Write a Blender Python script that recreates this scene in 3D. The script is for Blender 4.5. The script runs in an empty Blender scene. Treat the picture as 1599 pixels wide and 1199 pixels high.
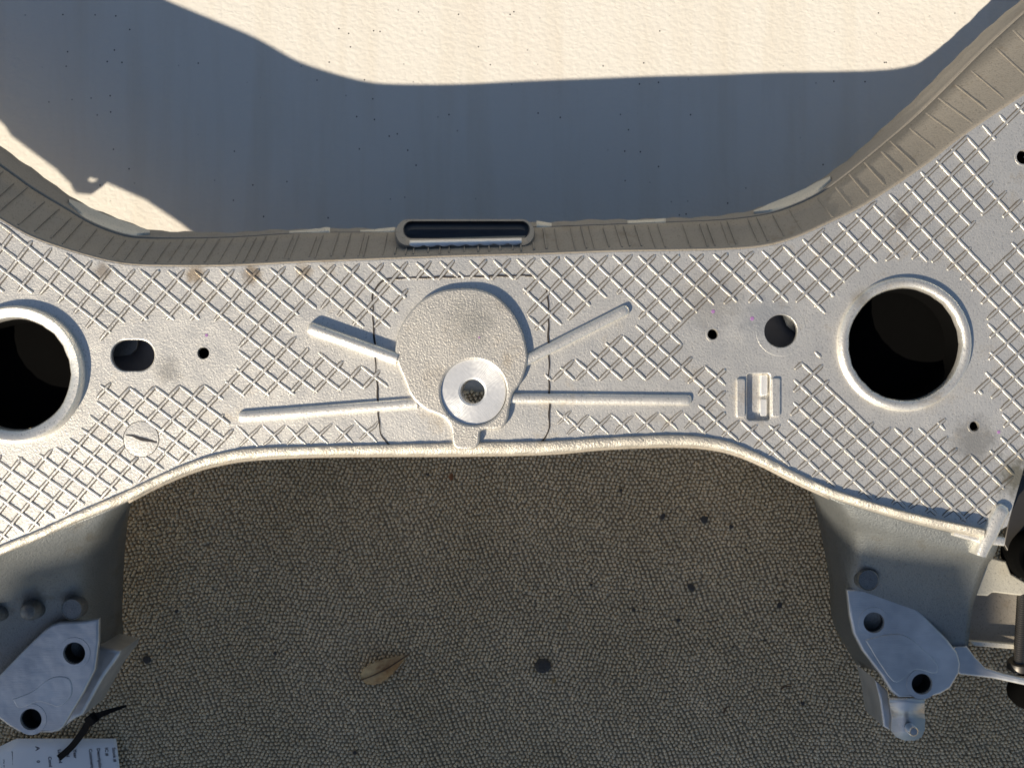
import bpy, bmesh, math, random
import numpy as np
from mathutils import Vector, Matrix

random.seed(7)
rng = np.random.default_rng(7)
scene = bpy.context.scene
col = scene.collection

# ------------------------------------------------------------------ camera, sky, sun, exposure
CAM_D = 0.85            # camera to the face of the casting (m)
K = 0.0005              # metres per photo pixel on that face
H = 0.184               # height of the face above the ground panel
cam_d = bpy.data.cameras.new('camera')
cam_d.sensor_width = 36.0
cam_d.lens = 36.0 * (CAM_D / K) / 1599.0
cam_d.clip_start = 0.02
cam_d.clip_end = 200.0
cam = bpy.data.objects.new('camera', cam_d)
cam.location = (0, 0, H + CAM_D)
col.objects.link(cam)
scene.camera = cam

LIGHT = Vector((0.171, 0.1915, -0.184)).normalized()      # direction the sunlight travels
to_sun = -LIGHT
elev = math.asin(to_sun.z)
world = bpy.data.worlds.new('World')
scene.world = world
world.use_nodes = True
wn = world.node_tree
sky = wn.nodes.new('ShaderNodeTexSky')
sky.sky_type = 'NISHITA'
sky.sun_disc = False
sky.sun_elevation = elev
sky.sun_rotation = math.atan2(to_sun.x, to_sun.y)
sky.air_density = 1.0
sky.dust_density = 0.6
sky.ozone_density = 1.2
bg = wn.nodes['Background']
wn.links.new(sky.outputs[0], bg.inputs[0])
bg.inputs[1].default_value = 0.056
sun_d = bpy.data.lights.new('sun', 'SUN')
sun_d.energy = 5.0
sun_d.angle = math.radians(0.53)
sun_d.color = (1.0, 0.88, 0.70)
sun = bpy.data.objects.new('sun', sun_d)
sun.rotation_euler = LIGHT.to_track_quat('-Z', 'Y').to_euler()
sun.location = to_sun * 3
col.objects.link(sun)
scene.view_settings.view_transform = 'Standard'
scene.view_settings.look = 'None'
scene.view_settings.gamma = 1.0
scene.view_settings.exposure = 0.55
try:
    scene.view_settings.use_curve_mapping = False
except Exception:
    pass


# ------------------------------------------------------------------ helpers
def P(px, py, dep=0.0):
    """A measured photo pixel, at a depth below the casting's face, as a point of the scene."""
    s = K * (CAM_D + dep) / CAM_D
    return Vector(((px - 800) * s, (600 - py) * s, H - dep))


def link(o, parent=None):
    col.objects.link(o)
    if parent is not None:
        o.parent = parent
    return o


def mesh_obj(name, verts, faces, mat, parent=None, smooth=None):
    me = bpy.data.meshes.new(name)
    me.from_pydata([tuple(v) for v in verts], [], faces)
    me.validate()
    me.update()
    me.materials.append(mat)
    if smooth is not None:
        me.shade_smooth()
        me.set_sharp_from_angle(angle=math.radians(smooth))
    o = bpy.data.objects.new(name, me)
    return link(o, parent)


def thing(o, label, cat, group=None):
    o['label'] = label
    o['category'] = cat
    if group:
        o['group'] = group
    return o


def empty(name, loc):
    o = bpy.data.objects.new(name, None)
    o.location = loc
    o.empty_display_size = 0.05
    return link(o)


def catmull(pts, n):
    """Resample a polyline smoothly to n points (even in chord length)."""
    a = np.array([list(p) for p in pts], float)
    t = np.concatenate([[0], np.cumsum(np.maximum(np.linalg.norm(np.diff(a[:, :2], axis=0), axis=1), 1e-9) ** 0.5)])
    seg = np.linalg.norm(np.diff(a[:, :2], axis=0), axis=1)
    tt = np.concatenate([[0], np.cumsum(np.maximum(seg, 1e-9))])
    m = np.zeros_like(a)
    for i in range(len(a)):
        if 0 < i < len(a) - 1:
            m[i] = (a[i + 1] - a[i - 1]) / (tt[i + 1] - tt[i - 1])
        elif i == 0:
            m[i] = (a[1] - a[0]) / (tt[1] - tt[0])
        else:
            m[i] = (a[-1] - a[-2]) / (tt[-1] - tt[-2])
    out = []
    for s in np.linspace(0, tt[-1], n):
        i = min(max(int(np.searchsorted(tt, s) - 1), 0), len(a) - 2)
        hh = tt[i + 1] - tt[i]
        u = (s - tt[i]) / hh
        out.append((2*u**3 - 3*u**2 + 1) * a[i] + (u**3 - 2*u**2 + u) * hh * m[i]
                   + (-2*u**3 + 3*u**2) * a[i + 1] + (u**3 - u**2) * hh * m[i + 1])
    return np.array(out)


def circle(cx, cy, rx, ry=None, n=48, rot=0.0):
    ry = rx if ry is None else ry
    c, s = math.cos(rot), math.sin(rot)
    r = []
    for i in range(n):
        a = 2 * math.pi * i / n
        x, y = rx * math.cos(a), ry * math.sin(a)
        r.append((cx + x * c - y * s, cy + x * s + y * c))
    return r


def rrect(x0, y0, x1, y1, r, n=6):
    out = []
    for cx, cy, a0 in ((x1 - r, y0 + r, -90), (x1 - r, y1 - r, 0), (x0 + r, y1 - r, 90), (x0 + r, y0 + r, 180)):
        for i in range(n + 1):
            a = math.radians(a0 + 90 * i / n)
            out.append((cx + r * math.cos(a), cy + r * math.sin(a)))
    return out


def slab(name, outer, holes, dep_top, thick, bevel, mat, parent=None, smooth=30):
    """A flat casting wall cut to an outline with real openings. Outline in photo pixels at dep_top."""
    cu = bpy.data.curves.new(name, 'CURVE')
    cu.dimensions = '2D'
    cu.fill_mode = 'BOTH'
    for ring in [outer] + list(holes):
        sp = cu.splines.new('POLY')
        sp.points.add(len(ring) - 1)
        for q, (x, y) in zip(sp.points, ring):
            w = P(x, y, dep_top)
            q.co = (w.x, w.y, 0, 1)
        sp.use_cyclic_u = True
    cu.extrude = thick / 2 - bevel
    cu.bevel_depth = bevel
    cu.bevel_resolution = 2
    cu.offset = -bevel
    tmp = bpy.data.objects.new(name, cu)
    col.objects.link(tmp)
    dg = bpy.context.evaluated_depsgraph_get()
    me = bpy.data.meshes.new_from_object(tmp.evaluated_get(dg))
    bpy.data.objects.remove(tmp)
    bpy.data.curves.remove(cu)
    me.transform(Matrix.Translation((0, 0, H - dep_top - thick / 2)))
    me.materials.clear()
    me.materials.append(mat)
    me.shade_smooth()
    me.set_sharp_from_angle(angle=math.radians(smooth))
    me.name = name
    o = bpy.data.objects.new(name, me)
    return link(o, parent)


def loft(name, rows, mat, parent=None, closed=False, solid=0.0, smooth=40):
    n = len(rows[0])
    verts = [v for r in rows for v in r]
    faces = []
    for i in range(len(rows) - 1):
        for j in range(n if closed else n - 1):
            b = (j + 1) % n
            faces.append((i*n + j, i*n + b, (i+1)*n + b, (i+1)*n + j))
    o = mesh_obj(name, verts, faces, mat, parent, smooth)
    if solid:
        md = o.modifiers.new('wall', 'SOLIDIFY')
        md.thickness = solid
        md.offset = 0
    return o


def ridge_geo(path, prof, base_z, taper=None):
    """Sweep a raised profile [(offset, height)...] along an xy path lying at base_z."""
    n = len(path)
    m = len(prof)
    verts, faces = [], []
    for i, p in enumerate(path):
        a = path[max(i - 1, 0)]
        b = path[min(i + 1, n - 1)]
        t = Vector((b[0] - a[0], b[1] - a[1]))
        t.normalize()
        nx, ny = -t.y, t.x
        w = 1.0 if taper is None else taper(i / (n - 1))
        for off, hh in prof:
            verts.append((p[0] + nx * off * w, p[1] + ny * off * w, base_z + (hh * w if hh > 0 else hh)))
    for i in range(n - 1):
        for j in range(m - 1):
            faces.append((i*m + j, (i+1)*m + j, (i+1)*m + j + 1, i*m + j + 1))
    faces.append(tuple(range(m)))
    faces.append(tuple((n-1)*m + j for j in reversed(range(m))))
    return verts, faces


def round_prof(hw, hh, sink=0.001, n=8):
    pr = [(-hw, -sink)]
    for i in range(n + 1):
        a = math.pi - math.pi * i / n
        c, s = math.cos(a), math.sin(a)
        pr.append((hw * math.copysign(abs(c) ** 0.75, c), hh * s ** 0.5))
    pr.append((hw, -sink))
    return pr


def trap_prof(hw, top, hh, sk=0.0004, sink=0.0008):
    return [(-hw - sk - 0.0003, -sink), (-hw - sk, 0.00012), (-hw, 0.0002), (-top, hh * 0.88), (-top * 0.5, hh), (top * 0.5, hh), (top, hh * 0.88), (hw, 0.0002), (hw + sk, 0.00012), (hw + sk + 0.0003, -sink)]


def xy(px, py, dep=0.0):
    w = P(px, py, dep)
    return (w.x, w.y)


def inside(x, y, poly):
    c = False
    j = len(poly) - 1
    for i in range(len(poly)):
        xi, yi = poly[i]
        xj, yj = poly[j]
        if (yi > y) != (yj > y) and x < (xj - xi) * (y - yi) / (yj - yi) + xi:
            c = not c
        j = i
    return c


def lathe(name, prof, cx, cy, z, mat, parent=None, n=40, smooth=40, tilt=None):
    rows = []
    for r, hh in prof:
        rows.append([Vector((cx + r * math.cos(2*math.pi*i/n), cy + r * math.sin(2*math.pi*i/n), z + hh)) for i in range(n)])
    o = loft(name, rows, mat, parent, closed=True, smooth=smooth)
    return o


# ------------------------------------------------------------------ materials
class NT:
    def __init__(self, name):
        self.m = bpy.data.materials.new(name)
        self.m.use_nodes = True
        self.t = self.m.node_tree
        self.b = self.t.nodes['Principled BSDF']
        self.co = self.t.nodes.new('ShaderNodeTexCoord').outputs['Object']

    def n(self, typ, **kw):
        nd = self.t.nodes.new(typ)
        for k_, v in kw.items():
            setattr(nd, k_, v)
        return nd

    def l(self, a, b):
        self.t.links.new(a, b)

    def noise(self, scale, detail=3, rough=0.55, vec=None, dist=0.0):
        nd = self.n('ShaderNodeTexNoise')
        nd.inputs['Scale'].default_value = scale
        nd.inputs['Detail'].default_value = detail
        nd.inputs['Roughness'].default_value = rough
        nd.inputs['Distortion'].default_value = dist
        self.l(vec if vec is not None else self.co, nd.inputs['Vector'])
        return nd.outputs['Fac']

    def ramp(self, fac, stops):
        nd = self.n('ShaderNodeValToRGB')
        el = nd.color_ramp.elements
        while len(el) > 1:
            el.remove(el[-1])
        el[0].position, el[0].color = stops[0][0], (*stops[0][1], 1)
        for p_, c_ in stops[1:]:
            e = el.new(p_)
            e.color = (*c_, 1)
        self.l(fac, nd.inputs[0])
        return nd.outputs[0]

    def mix(self, fac, a, b, mode='MIX'):
        nd = self.n('ShaderNodeMix', data_type='RGBA', blend_type=mode)
        for inp, v in ((nd.inputs[0], fac), (nd.inputs[6], a), (nd.inputs[7], b)):
            if hasattr(v, 'is_output') or isinstance(v, bpy.types.NodeSocket):
                self.l(v, inp)
            else:
                inp.default_value = v if isinstance(v, (int, float)) else (*v, 1)
        return nd.outputs[2]

    def math(self, op, a, b=None):
        nd = self.n('ShaderNodeMath', operation=op)
        for inp, v in zip(nd.inputs, (a, b)):
            if v is None:
                continue
            if isinstance(v, bpy.types.NodeSocket):
                self.l(v, inp)
            else:
                inp.default_value = v
        return nd.outputs[0]

    def bump(self, hgt, strength, dist, prev=None):
        nd = self.n('ShaderNodeBump')
        nd.inputs['Strength'].default_value = strength
        nd.inputs['Distance'].default_value = dist
        self.l(hgt, nd.inputs['Height'])
        if prev is not None:
            self.l(prev, nd.inputs['Normal'])
        return nd.outputs[0]

    def set(self, **kw):
        for k_, v in kw.items():
            inp = self.b.inputs[k_.replace('_', ' ')]
            if isinstance(v, bpy.types.NodeSocket):
                self.l(v, inp)
            else:
                inp.default_value = v if isinstance(v, (int, float)) else (*v, 1)
        return self.m


def stretch(m, sx, sy, sz):
    mp = m.n('ShaderNodeMapping')
    mp.inputs['Scale'].default_value = (sx, sy, sz)
    m.l(m.co, mp.inputs['Vector'])
    return mp.outputs[0]


def cast_metal(name, base, metallic=0.6, rough=0.47, grain=0.5, stain=0.5, smudges=()):
    m = NT(name)
    big = m.noise(9, 4, 0.6)
    c = m.mix(m.ramp(big, [(0.35, (0, 0, 0)), (0.7, (1, 1, 1))]), tuple(v * 0.93 for v in base), tuple(min(v * 1.05, 1) for v in base))
    # fine pits and grains of the as-cast skin
    fine = m.noise(620, 2, 0.75)
    c = m.mix(m.ramp(fine, [(0.30, (0.75, 0.75, 0.75)), (0.43, (0, 0, 0))]), c, tuple(v * 0.45 for v in base))
    # brown water stains, in patches
    st = m.math('MULTIPLY', m.ramp(m.noise(30, 5, 0.7), [(0.58, (0, 0, 0)), (0.74, (1, 1, 1))]), stain)
    c = m.mix(st, c, (base[0] * 0.60, base[1] * 0.50, base[2] * 0.37))
    for sx, sy, sr, tone, amt in smudges:        # single smears, rust spots and an olive patch at the right end
        vd = m.n('ShaderNodeVectorMath', operation='DISTANCE')
        m.l(m.co, vd.inputs[0])
        vd.inputs[1].default_value = P(sx, sy)
        ds = m.math('ADD', m.math('DIVIDE', vd.outputs['Value'], sr * K), m.math('MULTIPLY', m.math('SUBTRACT', m.noise(130, 4, 0.7), 0.5), 1.6))
        mk = m.math('MULTIPLY', m.ramp(ds, [(0.35, (1, 1, 1)), (1.0, (0, 0, 0))]), amt)
        c = m.mix(mk, c, tone)
    r = m.math('ADD', rough - 0.08, m.math('MULTIPLY', m.noise(60, 3), 0.16))
    b1 = m.bump(fine, grain, 0.0007)
    b2 = m.bump(m.noise(26, 2, 0.5), 0.12, 0.004, m.bump(m.noise(300, 2, 0.6), 0.2, 0.0005, b1))
    return m.set(Base_Color=c, Metallic=metallic, Roughness=r, Normal=b2)


M = {}
M['cast'] = cast_metal('cast_aluminium', (0.86, 0.83, 0.765), 0.78, 0.40, 0.45, 0.5, (
    (262, 578, 26, (0.30, 0.29, 0.27), 0.6), (160, 425, 18, (0.30, 0.22, 0.14), 0.6), (305, 428, 20, (0.36, 0.25, 0.13), 0.7), (395, 428, 20, (0.36, 0.25, 0.13), 0.7), (475, 425, 16, (0.36, 0.25, 0.13), 0.6),
    (1522, 690, 46, (0.34, 0.32, 0.28), 0.6), (1200, 500, 50, (0.42, 0.44, 0.46), 0.5), (1110, 470, 60, (0.45, 0.41, 0.35), 0.4), (428, 708, 12, (0.33, 0.2, 0.08), 0.7), (495, 710, 14, (0.25, 0.17, 0.09), 0.7),
    (610, 707, 13, (0.33, 0.2, 0.08), 0.7), (895, 698, 12, (0.33, 0.2, 0.08), 0.7), (1075, 688, 11, (0.33, 0.2, 0.08), 0.6), (1410, 340, 26, (0.34, 0.30, 0.25), 0.5), (1590, 745, 40, (0.22, 0.2, 0.13), 0.8), (1345, 470, 20, (0.4, 0.34, 0.25), 0.5)))
M['lip'] = cast_metal('cast_aluminium_lip', (0.56, 0.525, 0.46), 0.7, 0.5, 1.0, 0.8)
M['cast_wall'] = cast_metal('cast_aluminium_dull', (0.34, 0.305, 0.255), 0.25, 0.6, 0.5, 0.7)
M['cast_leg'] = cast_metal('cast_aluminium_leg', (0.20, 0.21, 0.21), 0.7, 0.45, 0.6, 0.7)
M['disc'] = cast_metal('cast_aluminium_boss', (0.60, 0.575, 0.53), 0.75, 0.48, 0.7, 0.6, ((735, 505, 50, (0.36, 0.35, 0.32), 0.65), (790, 470, 30, (0.40, 0.37, 0.32), 0.5), (680, 590, 30, (0.48, 0.43, 0.36), 0.5)))


def machined():
    m = NT('machined_aluminium')
    ring = m.n('ShaderNodeTexWave', wave_type='RINGS', rings_direction='Z')
    mp = m.n('ShaderNodeMapping')
    c = P(738, 612)
    mp.inputs['Location'].default_value = (-c.x, -c.y, 0)
    m.l(m.co, mp.inputs['Vector'])
    m.l(mp.outputs[0], ring.inputs['Vector'])
    ring.inputs['Scale'].default_value = 330
    ring.inputs['Distortion'].default_value = 1.2
    ring.inputs['Detail'].default_value = 2
    col_ = m.mix(m.noise(90, 3), (0.80, 0.80, 0.79), (0.95, 0.95, 0.95))
    nb = m.bump(m.noise(45, 3), 0.25, 0.003, m.bump(ring.outputs['Fac'], 0.35, 0.0003))
    return m.set(Base_Color=col_, Metallic=0.6, Roughness=0.36, Normal=nb)


M['machined'] = machined()


def bracket_metal():
    m = NT('pressed_aluminium')
    v = stretch(m, 30, 420, 60)
    scr = m.noise(3, 4, 0.7, vec=v)
    c = m.mix(m.ramp(m.noise(26, 3), [(0.3, (0, 0, 0)), (0.7, (1, 1, 1))]), (0.46, 0.47, 0.48), (0.72, 0.72, 0.71))
    r = m.math('ADD', 0.32, m.math('MULTIPLY', scr, 0.22))
    nb = m.bump(m.noise(24, 3, 0.6), 0.5, 0.005, m.bump(scr, 0.35, 0.0006))
    return m.set(Base_Color=c, Metallic=0.75, Roughness=r, Normal=nb)


M['bracket'] = bracket_metal()


def plain(name, c, rough=0.5, metallic=0.0, noise=0.2, scale=60, bump=0.0, bscale=300):
    m = NT(name)
    cc = m.mix(m.noise(scale, 3), tuple(v * (1 - noise) for v in c), tuple(min(1, v * (1 + noise)) for v in c))
    kw = dict(Base_Color=cc, Metallic=metallic, Roughness=rough)
    if bump:
        kw['Normal'] = m.bump(m.noise(bscale, 3), bump, 0.0006)
    return m.set(**kw)


M['rubber_void'] = plain('black_rubber_and_void', (0.0018, 0.0018, 0.0018), 0.95)  # rubber of the bushes; also paints the dark depth of bores and holes
M['rubber_void'].node_tree.nodes['Principled BSDF'].inputs['Specular IOR Level'].default_value = 0.05
M['dirt'] = plain('dirt_in_joint', (0.022, 0.017, 0.015), 0.8)
M['slit'] = plain('dark_slit', (0.015, 0.014, 0.018), 0.7)
M['rod'] = plain('dark_steel', (0.09, 0.085, 0.08), 0.45, 0.8)
M['steel'] = plain('bright_steel', (0.55, 0.54, 0.52), 0.3, 0.9)
M['inner'] = plain('inner_casting', (0.20, 0.20, 0.21), 0.6, 0.5, bump=0.3)
M['purple'] = plain('purple_paint', (0.28, 0.14, 0.34), 0.6)
M['tag'] = plain('tag_card', (0.74, 0.76, 0.78), 0.6, 0, 0.04, 40, 0.05)
M['ink'] = plain('ink', (0.03, 0.03, 0.05), 0.6)
M['nylon'] = plain('black_nylon', (0.006, 0.006, 0.007), 0.8)
M['nylon'].node_tree.nodes['Principled BSDF'].inputs['Specular IOR Level'].default_value = 0.15
M['pebble'] = plain('dark_pebble', (0.05, 0.045, 0.042), 0.8, 0, 0.4, 200, 0.5)
M['twig'] = plain('dry_twig', (0.10, 0.06, 0.035), 0.8, 0, 0.3, 200)
M['crumb_tan'] = plain('tan_crumb', (0.30, 0.20, 0.08), 0.8, 0, 0.3, 300)


def leaf_mat():
    m = NT('dry_leaf')
    c = m.mix(m.ramp(m.noise(70, 4, 0.7), [(0.35, (0, 0, 0)), (0.65, (1, 1, 1))]), (0.34, 0.18, 0.07), (0.62, 0.43, 0.20))
    return m.set(Base_Color=c, Roughness=0.65, Normal=m.bump(m.noise(160, 3), 0.4, 0.001))


M['leaf'] = leaf_mat()


def panel_mat():
    m = NT('pebbled_white_plastic')
    vo = m.n('ShaderNodeTexVoronoi', feature='SMOOTH_F1')
    wv = m.n('ShaderNodeMapping')
    wv.inputs['Rotation'].default_value = (0, 0, 0.5)
    wv.inputs['Scale'].default_value = (1.0, 1.45, 1.0)
    dn = m.n('ShaderNodeTexNoise')
    dn.inputs['Scale'].default_value = 120
    m.l(m.co, dn.inputs['Vector'])
    add = m.n('ShaderNodeVectorMath', operation='MULTIPLY_ADD')
    m.l(dn.outputs['Color'], add.inputs[0])
    add.inputs[1].default_value = (0.006, 0.006, 0)
    m.l(m.co, add.inputs[2])
    m.l(add.outputs[0], wv.inputs['Vector'])
    m.l(wv.outputs[0], vo.inputs['Vector'])
    vo.inputs['Scale'].default_value = 190
    vo.inputs['Smoothness'].default_value = 0.6
    hgt = m.math('ADD', m.math('MULTIPLY', vo.outputs['Distance'], -1.0), m.math('MULTIPLY', m.noise(430, 2), 0.5))
    streak = m.noise(1.0, 4, 0.6, vec=stretch(m, 26, 2.2, 1))
    c = m.mix(m.ramp(streak, [(0.48, (0, 0, 0)), (0.75, (1, 1, 1))]), (0.66, 0.635, 0.585), (0.61, 0.57, 0.50))
    c = m.mix(m.math('MULTIPLY', m.ramp(m.noise(5, 4, 0.6), [(0.5, (0, 0, 0)), (0.8, (1, 1, 1))]), 0.4), c, (0.66, 0.57, 0.50))
    # scattered dark specks of grit
    sp = m.n('ShaderNodeTexVoronoi')
    sp.voronoi_dimensions = '2D'
    sp.inputs['Scale'].default_value = 62
    m.l(m.co, sp.inputs['Vector'])
    dots = m.ramp(sp.outputs['Distance'], [(0.03, (1, 1, 1)), (0.06, (0, 0, 0))])
    rare = m.ramp(m.noise(11, 3, 0.6), [(0.50, (0, 0, 0)), (0.56, (1, 1, 1))])
    keep = m.ramp(sp.outputs['Color'], [(0.55, (0, 0, 0)), (0.57, (1, 1, 1))])
    msk = m.math('MULTIPLY', m.math('MULTIPLY', dots, rare), keep)
    c = m.mix(msk, c, (0.06, 0.055, 0.06))
    m.b.inputs['Specular IOR Level'].default_value = 0.2
    return m.set(Base_Color=c, Roughness=0.7, Normal=m.bump(hgt, 0.28, 0.0011))


M['panel'] = panel_mat()


def carpet_mat(loops):
    m = NT('carpet_loops' if loops else 'carpet_backing')
    tone = m.ramp(m.noise(7, 4, 0.6), [(0.3, (0.70, 0.59, 0.41)), (0.7, (0.84, 0.72, 0.53))])
    fib = m.noise(900, 2, 0.6)
    c = m.mix(m.ramp(fib, [(0.3, (0, 0, 0)), (0.7, (1, 1, 1))]), (0.7, 0.7, 0.7), (1.2, 1.17, 1.12))
    c = m.mix(1.0, tone, c, 'MULTIPLY')
    var = m.ramp(m.noise(260, 1), [(0.3, (0.8, 0.8, 0.8)), (0.7, (1.15, 1.13, 1.1))])
    c = m.mix(1.0, c, var, 'MULTIPLY')
    if not loops:
        vo = m.n('ShaderNodeTexVoronoi')
        vo.inputs['Scale'].default_value = 230
        m.l(m.co, vo.inputs['Vector'])
        nb = m.bump(m.math('MULTIPLY', vo.outputs['Distance'], -1), 1.0, 0.003)
        c = m.mix(0.6, c, (0.08, 0.065, 0.045))
    else:
        nb = m.bump(m.noise(1400, 2), 0.5, 0.0005)
    m.b.inputs['Specular IOR Level'].default_value = 0.15
    return m.set(Base_Color=c, Roughness=0.95, Normal=nb)


M['carpet'] = carpet_mat(False)
M['loops'] = carpet_mat(True)

# ------------------------------------------------------------------ the setting: white pebbled panel and carpet
panel = mesh_obj('ground_panel', [(-3, -3, 0), (3, -3, 0), (3, 3, 0), (-3, 3, 0)], [(0, 1, 2, 3)], M['panel'])
panel['kind'] = 'structure'

CZ = 0.005
cy1 = P(0, 611, H - CZ).y
cv = []
for z in (0.0006, CZ - 0.0015):
    for x in np.linspace(-1.3, 1.3, 60):
        cv.append((x, cy1 - 0.012 * x + 0.0015 * math.sin(x * 37) + 0.001 * math.sin(x * 91), z))
    for x in (1.3, -1.3):
        cv.append((x, -1.6, z))
n_ = 62
cf = [tuple(range(n_, 2 * n_))] + [(i, (i + 1) % n_, n_ + (i + 1) % n_, n_ + i) for i in range(n_)]
carpet = mesh_obj('carpet', cv, cf, M['carpet'])
carpet['kind'] = 'structure'


def carpet_loops():
    sp = 0.0039
    xs, ys = [], []
    y = cy1 - 0.002
    r = 0
    while y > -0.50:
        x = -0.66 + (r % 2) * sp * 0.5
        n = int(1.32 / sp)
        xs.append(x + np.arange(n) * sp)
        ys.append(np.full(n, y))
        y -= sp * 0.86
        r += 1
    X = np.concatenate(xs)
    Y = np.concatenate(ys)
    # the rows wander a little, as a tufted pile does
    X = X + 0.004 * np.sin(Y * 38 + X * 5) + 0.0008 * np.sin(Y * 150 + X * 60)
    Y = Y + 0.005 * np.sin(X * 24 + 1.3) + 0.0008 * np.sin(X * 170 + Y * 90)
    n = len(X)
    X += rng.normal(0, 0.00032, n)
    Y += rng.normal(0, 0.00032, n)
    keep = Y < cy1 - 0.012 * X - 0.001
    X, Y = X[keep], Y[keep]
    n = len(X)
    # a low looped tuft: octagonal dome of 3 rings
    ring = 6
    base = []
    for rr, zz in ((1.0, -0.15), (0.92, 0.45), (0.52, 0.92)):
        for i in range(ring):
            a = 2 * math.pi * i / ring
            base.append((rr * math.cos(a), rr * math.sin(a), zz))
    base.append((0, 0, 1.05))
    base = np.array(base)
    fc = []
    for q in range(2):
        for i in range(ring):
            j = (i + 1) % ring
            fc.append((q*ring + i, q*ring + j, (q+1)*ring + j, (q+1)*ring + i))
    tri = [(2*ring + i, 2*ring + (i + 1) % ring, 3*ring) for i in range(ring)]
    nb = len(base)
    ang = np.radians(-50) + rng.normal(0, 0.6, n) + 0.35 * np.sin(X * 9 + Y * 6)
    rx = 0.00195 * rng.uniform(0.85, 1.12, n)
    ry = 0.00168 * rng.uniform(0.85, 1.15, n)
    rz = 0.0033 * rng.uniform(0.75, 1.2, n)
    lx = base[None, :, 0] * rx[:, None]
    ly = base[None, :, 1] * ry[:, None]
    lz = base[None, :, 2] * rz[:, None]
    lean = rng.normal(0, 0.0004, (n, 1)) * base[None, :, 2]
    c, s = np.cos(ang)[:, None], np.sin(ang)[:, None]
    V = np.stack([X[:, None] + lx * c - ly * s + lean, Y[:, None] + lx * s + ly * c, CZ - 0.0020 + lz], -1).reshape(-1, 3)
    off = (np.arange(n) * nb)[:, None, None]
    Q = (np.array(fc)[None] + off).reshape(-1, 4)
    T = (np.array(tri)[None] + off).reshape(-1, 3)
    me = bpy.data.meshes.new('loop_pile')
    me.vertices.add(len(V))
    me.vertices.foreach_set('co', V.ravel())
    loops = np.concatenate([Q.ravel(), T.ravel()])
    starts = np.concatenate([np.arange(len(Q)) * 4, len(Q) * 4 + np.arange(len(T)) * 3])
    me.loops.add(len(loops))
    me.loops.foreach_set('vertex_index', loops.astype(np.int32))
    me.polygons.add(len(starts))
    me.polygons.foreach_set('loop_start', starts.astype(np.int32))
    me.update(calc_edges=True)
    me.validate()
    me.shade_smooth()
    me.materials.append(M['loops'])
    o = bpy.data.objects.new('loop_pile', me)
    link(o, carpet)
    o['kind'] = 'stuff'


carpet_loops()

# ------------------------------------------------------------------ the casting
root = empty('rear_subframe', (0, 0, 0))
thing(root, 'cast aluminium car subframe with ribbed face, lying on carpet and white panel', 'subframe')

# measured edges of the face (photo pixels)
F = [(-760, -60), (-500, 100), (-300, 205), (-203, 253), (-104, 295), (-40, 322), (0, 343), (22, 356), (50, 371), (87, 385), (136, 400), (182, 411), (225, 415.5),
     (350, 416), (480, 410), (600, 405.5), (720, 401), (840, 398), (960, 393.5), (1060, 392), (1140, 390), (1195, 385), (1240, 373), (1290, 351),
     (1350, 321), (1447, 257), (1498, 217), (1599, 148), (1700, 86), (1850, -5), (1990, -90)]
S = [(-700, -180), (-440, 5), (-240, 112), (-160, 158), (-85, 206), (-40, 236), (1, 263), (26, 281), (52, 299.5), (105, 331), (140, 352), (186, 370), (219, 375.5),
     (350, 374.5), (480, 367), (591, 366), (720, 362), (852, 358), (960, 354), (1060, 350), (1127, 347), (1175, 342), (1215, 334), (1262, 316),
     (1303, 292), (1397, 216), (1447, 172), (1549, 71), (1640, -10), (1790, -130), (1930, -240)]
B = [(-640, -250), (-400, -60), (-210, 72), (-140, 122), (-75, 172), (-30, 205), (0, 230), (16, 242), (52, 268), (87, 294), (140, 326), (186, 345), (241, 362),
     (340, 366), (480, 361), (591, 360), (720, 355), (852, 350), (960, 346), (1060, 344), (1127, 339), (1171, 333), (1228, 311), (1276, 288),
     (1330, 248), (1397, 188), (1464, 124), (1522, 66), (1590, 8), (1720, -110), (1850, -230)]

LIP_IN = [(-120, 905), (-60, 878), (0, 852), (60, 828), (120, 800), (200, 765), (260, 737), (310, 717), (360, 704), (400, 699.5), (480, 697), (600, 694), (720, 691),
          (860, 688), (940, 683.5), (1000, 680.5), (1060, 679), (1100, 682), (1140, 690), (1180, 706), (1240, 736), (1300, 763), (1380, 789), (1450, 807), (1540, 826)]
LIP_OUT = [(-114, 922), (-54, 894), (0, 868), (60, 843), (120, 816), (200, 783), (255, 755), (310, 733), (360, 721), (400, 716), (480, 712), (600, 710.5), (720, 710),
           (860, 707), (940, 700), (1000, 697), (1060, 696), (1100, 698.5), (1140, 706), (1180, 721), (1240, 751), (1297, 777), (1376, 803), (1446, 822), (1536, 842)]

topF = catmull(F, 240)
topS = catmull(S, 240)
topB = catmull(B, 240)
bot = catmull(LIP_OUT, 150)
left_out = [(-123, 760), (-124, 700), (-163, 669), (-230, 624), (-309, 589), (-338, 581.5), (-345, 584), (-345, 596), (-339, 598.5), (-327, 595), (-309, 597.5),
            (-333, 614.5), (-360, 612), (-367, 606), (-372, 594), (-400, 566), (-442, 535), (-485, 502.5), (-497, 484), (-515, 466), (-600, 410), (-700, 300), (-830, 60)]
right_out = [(2100, -10), (1980, 160), (1820, 380), (1720, 540), (1640, 660), (1606, 710), (1592, 760), (1574, 822)]
outline = [tuple(p[:2]) for p in topF] + right_out + [tuple(p[:2]) for p in bot[::-1]] + left_out

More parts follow.
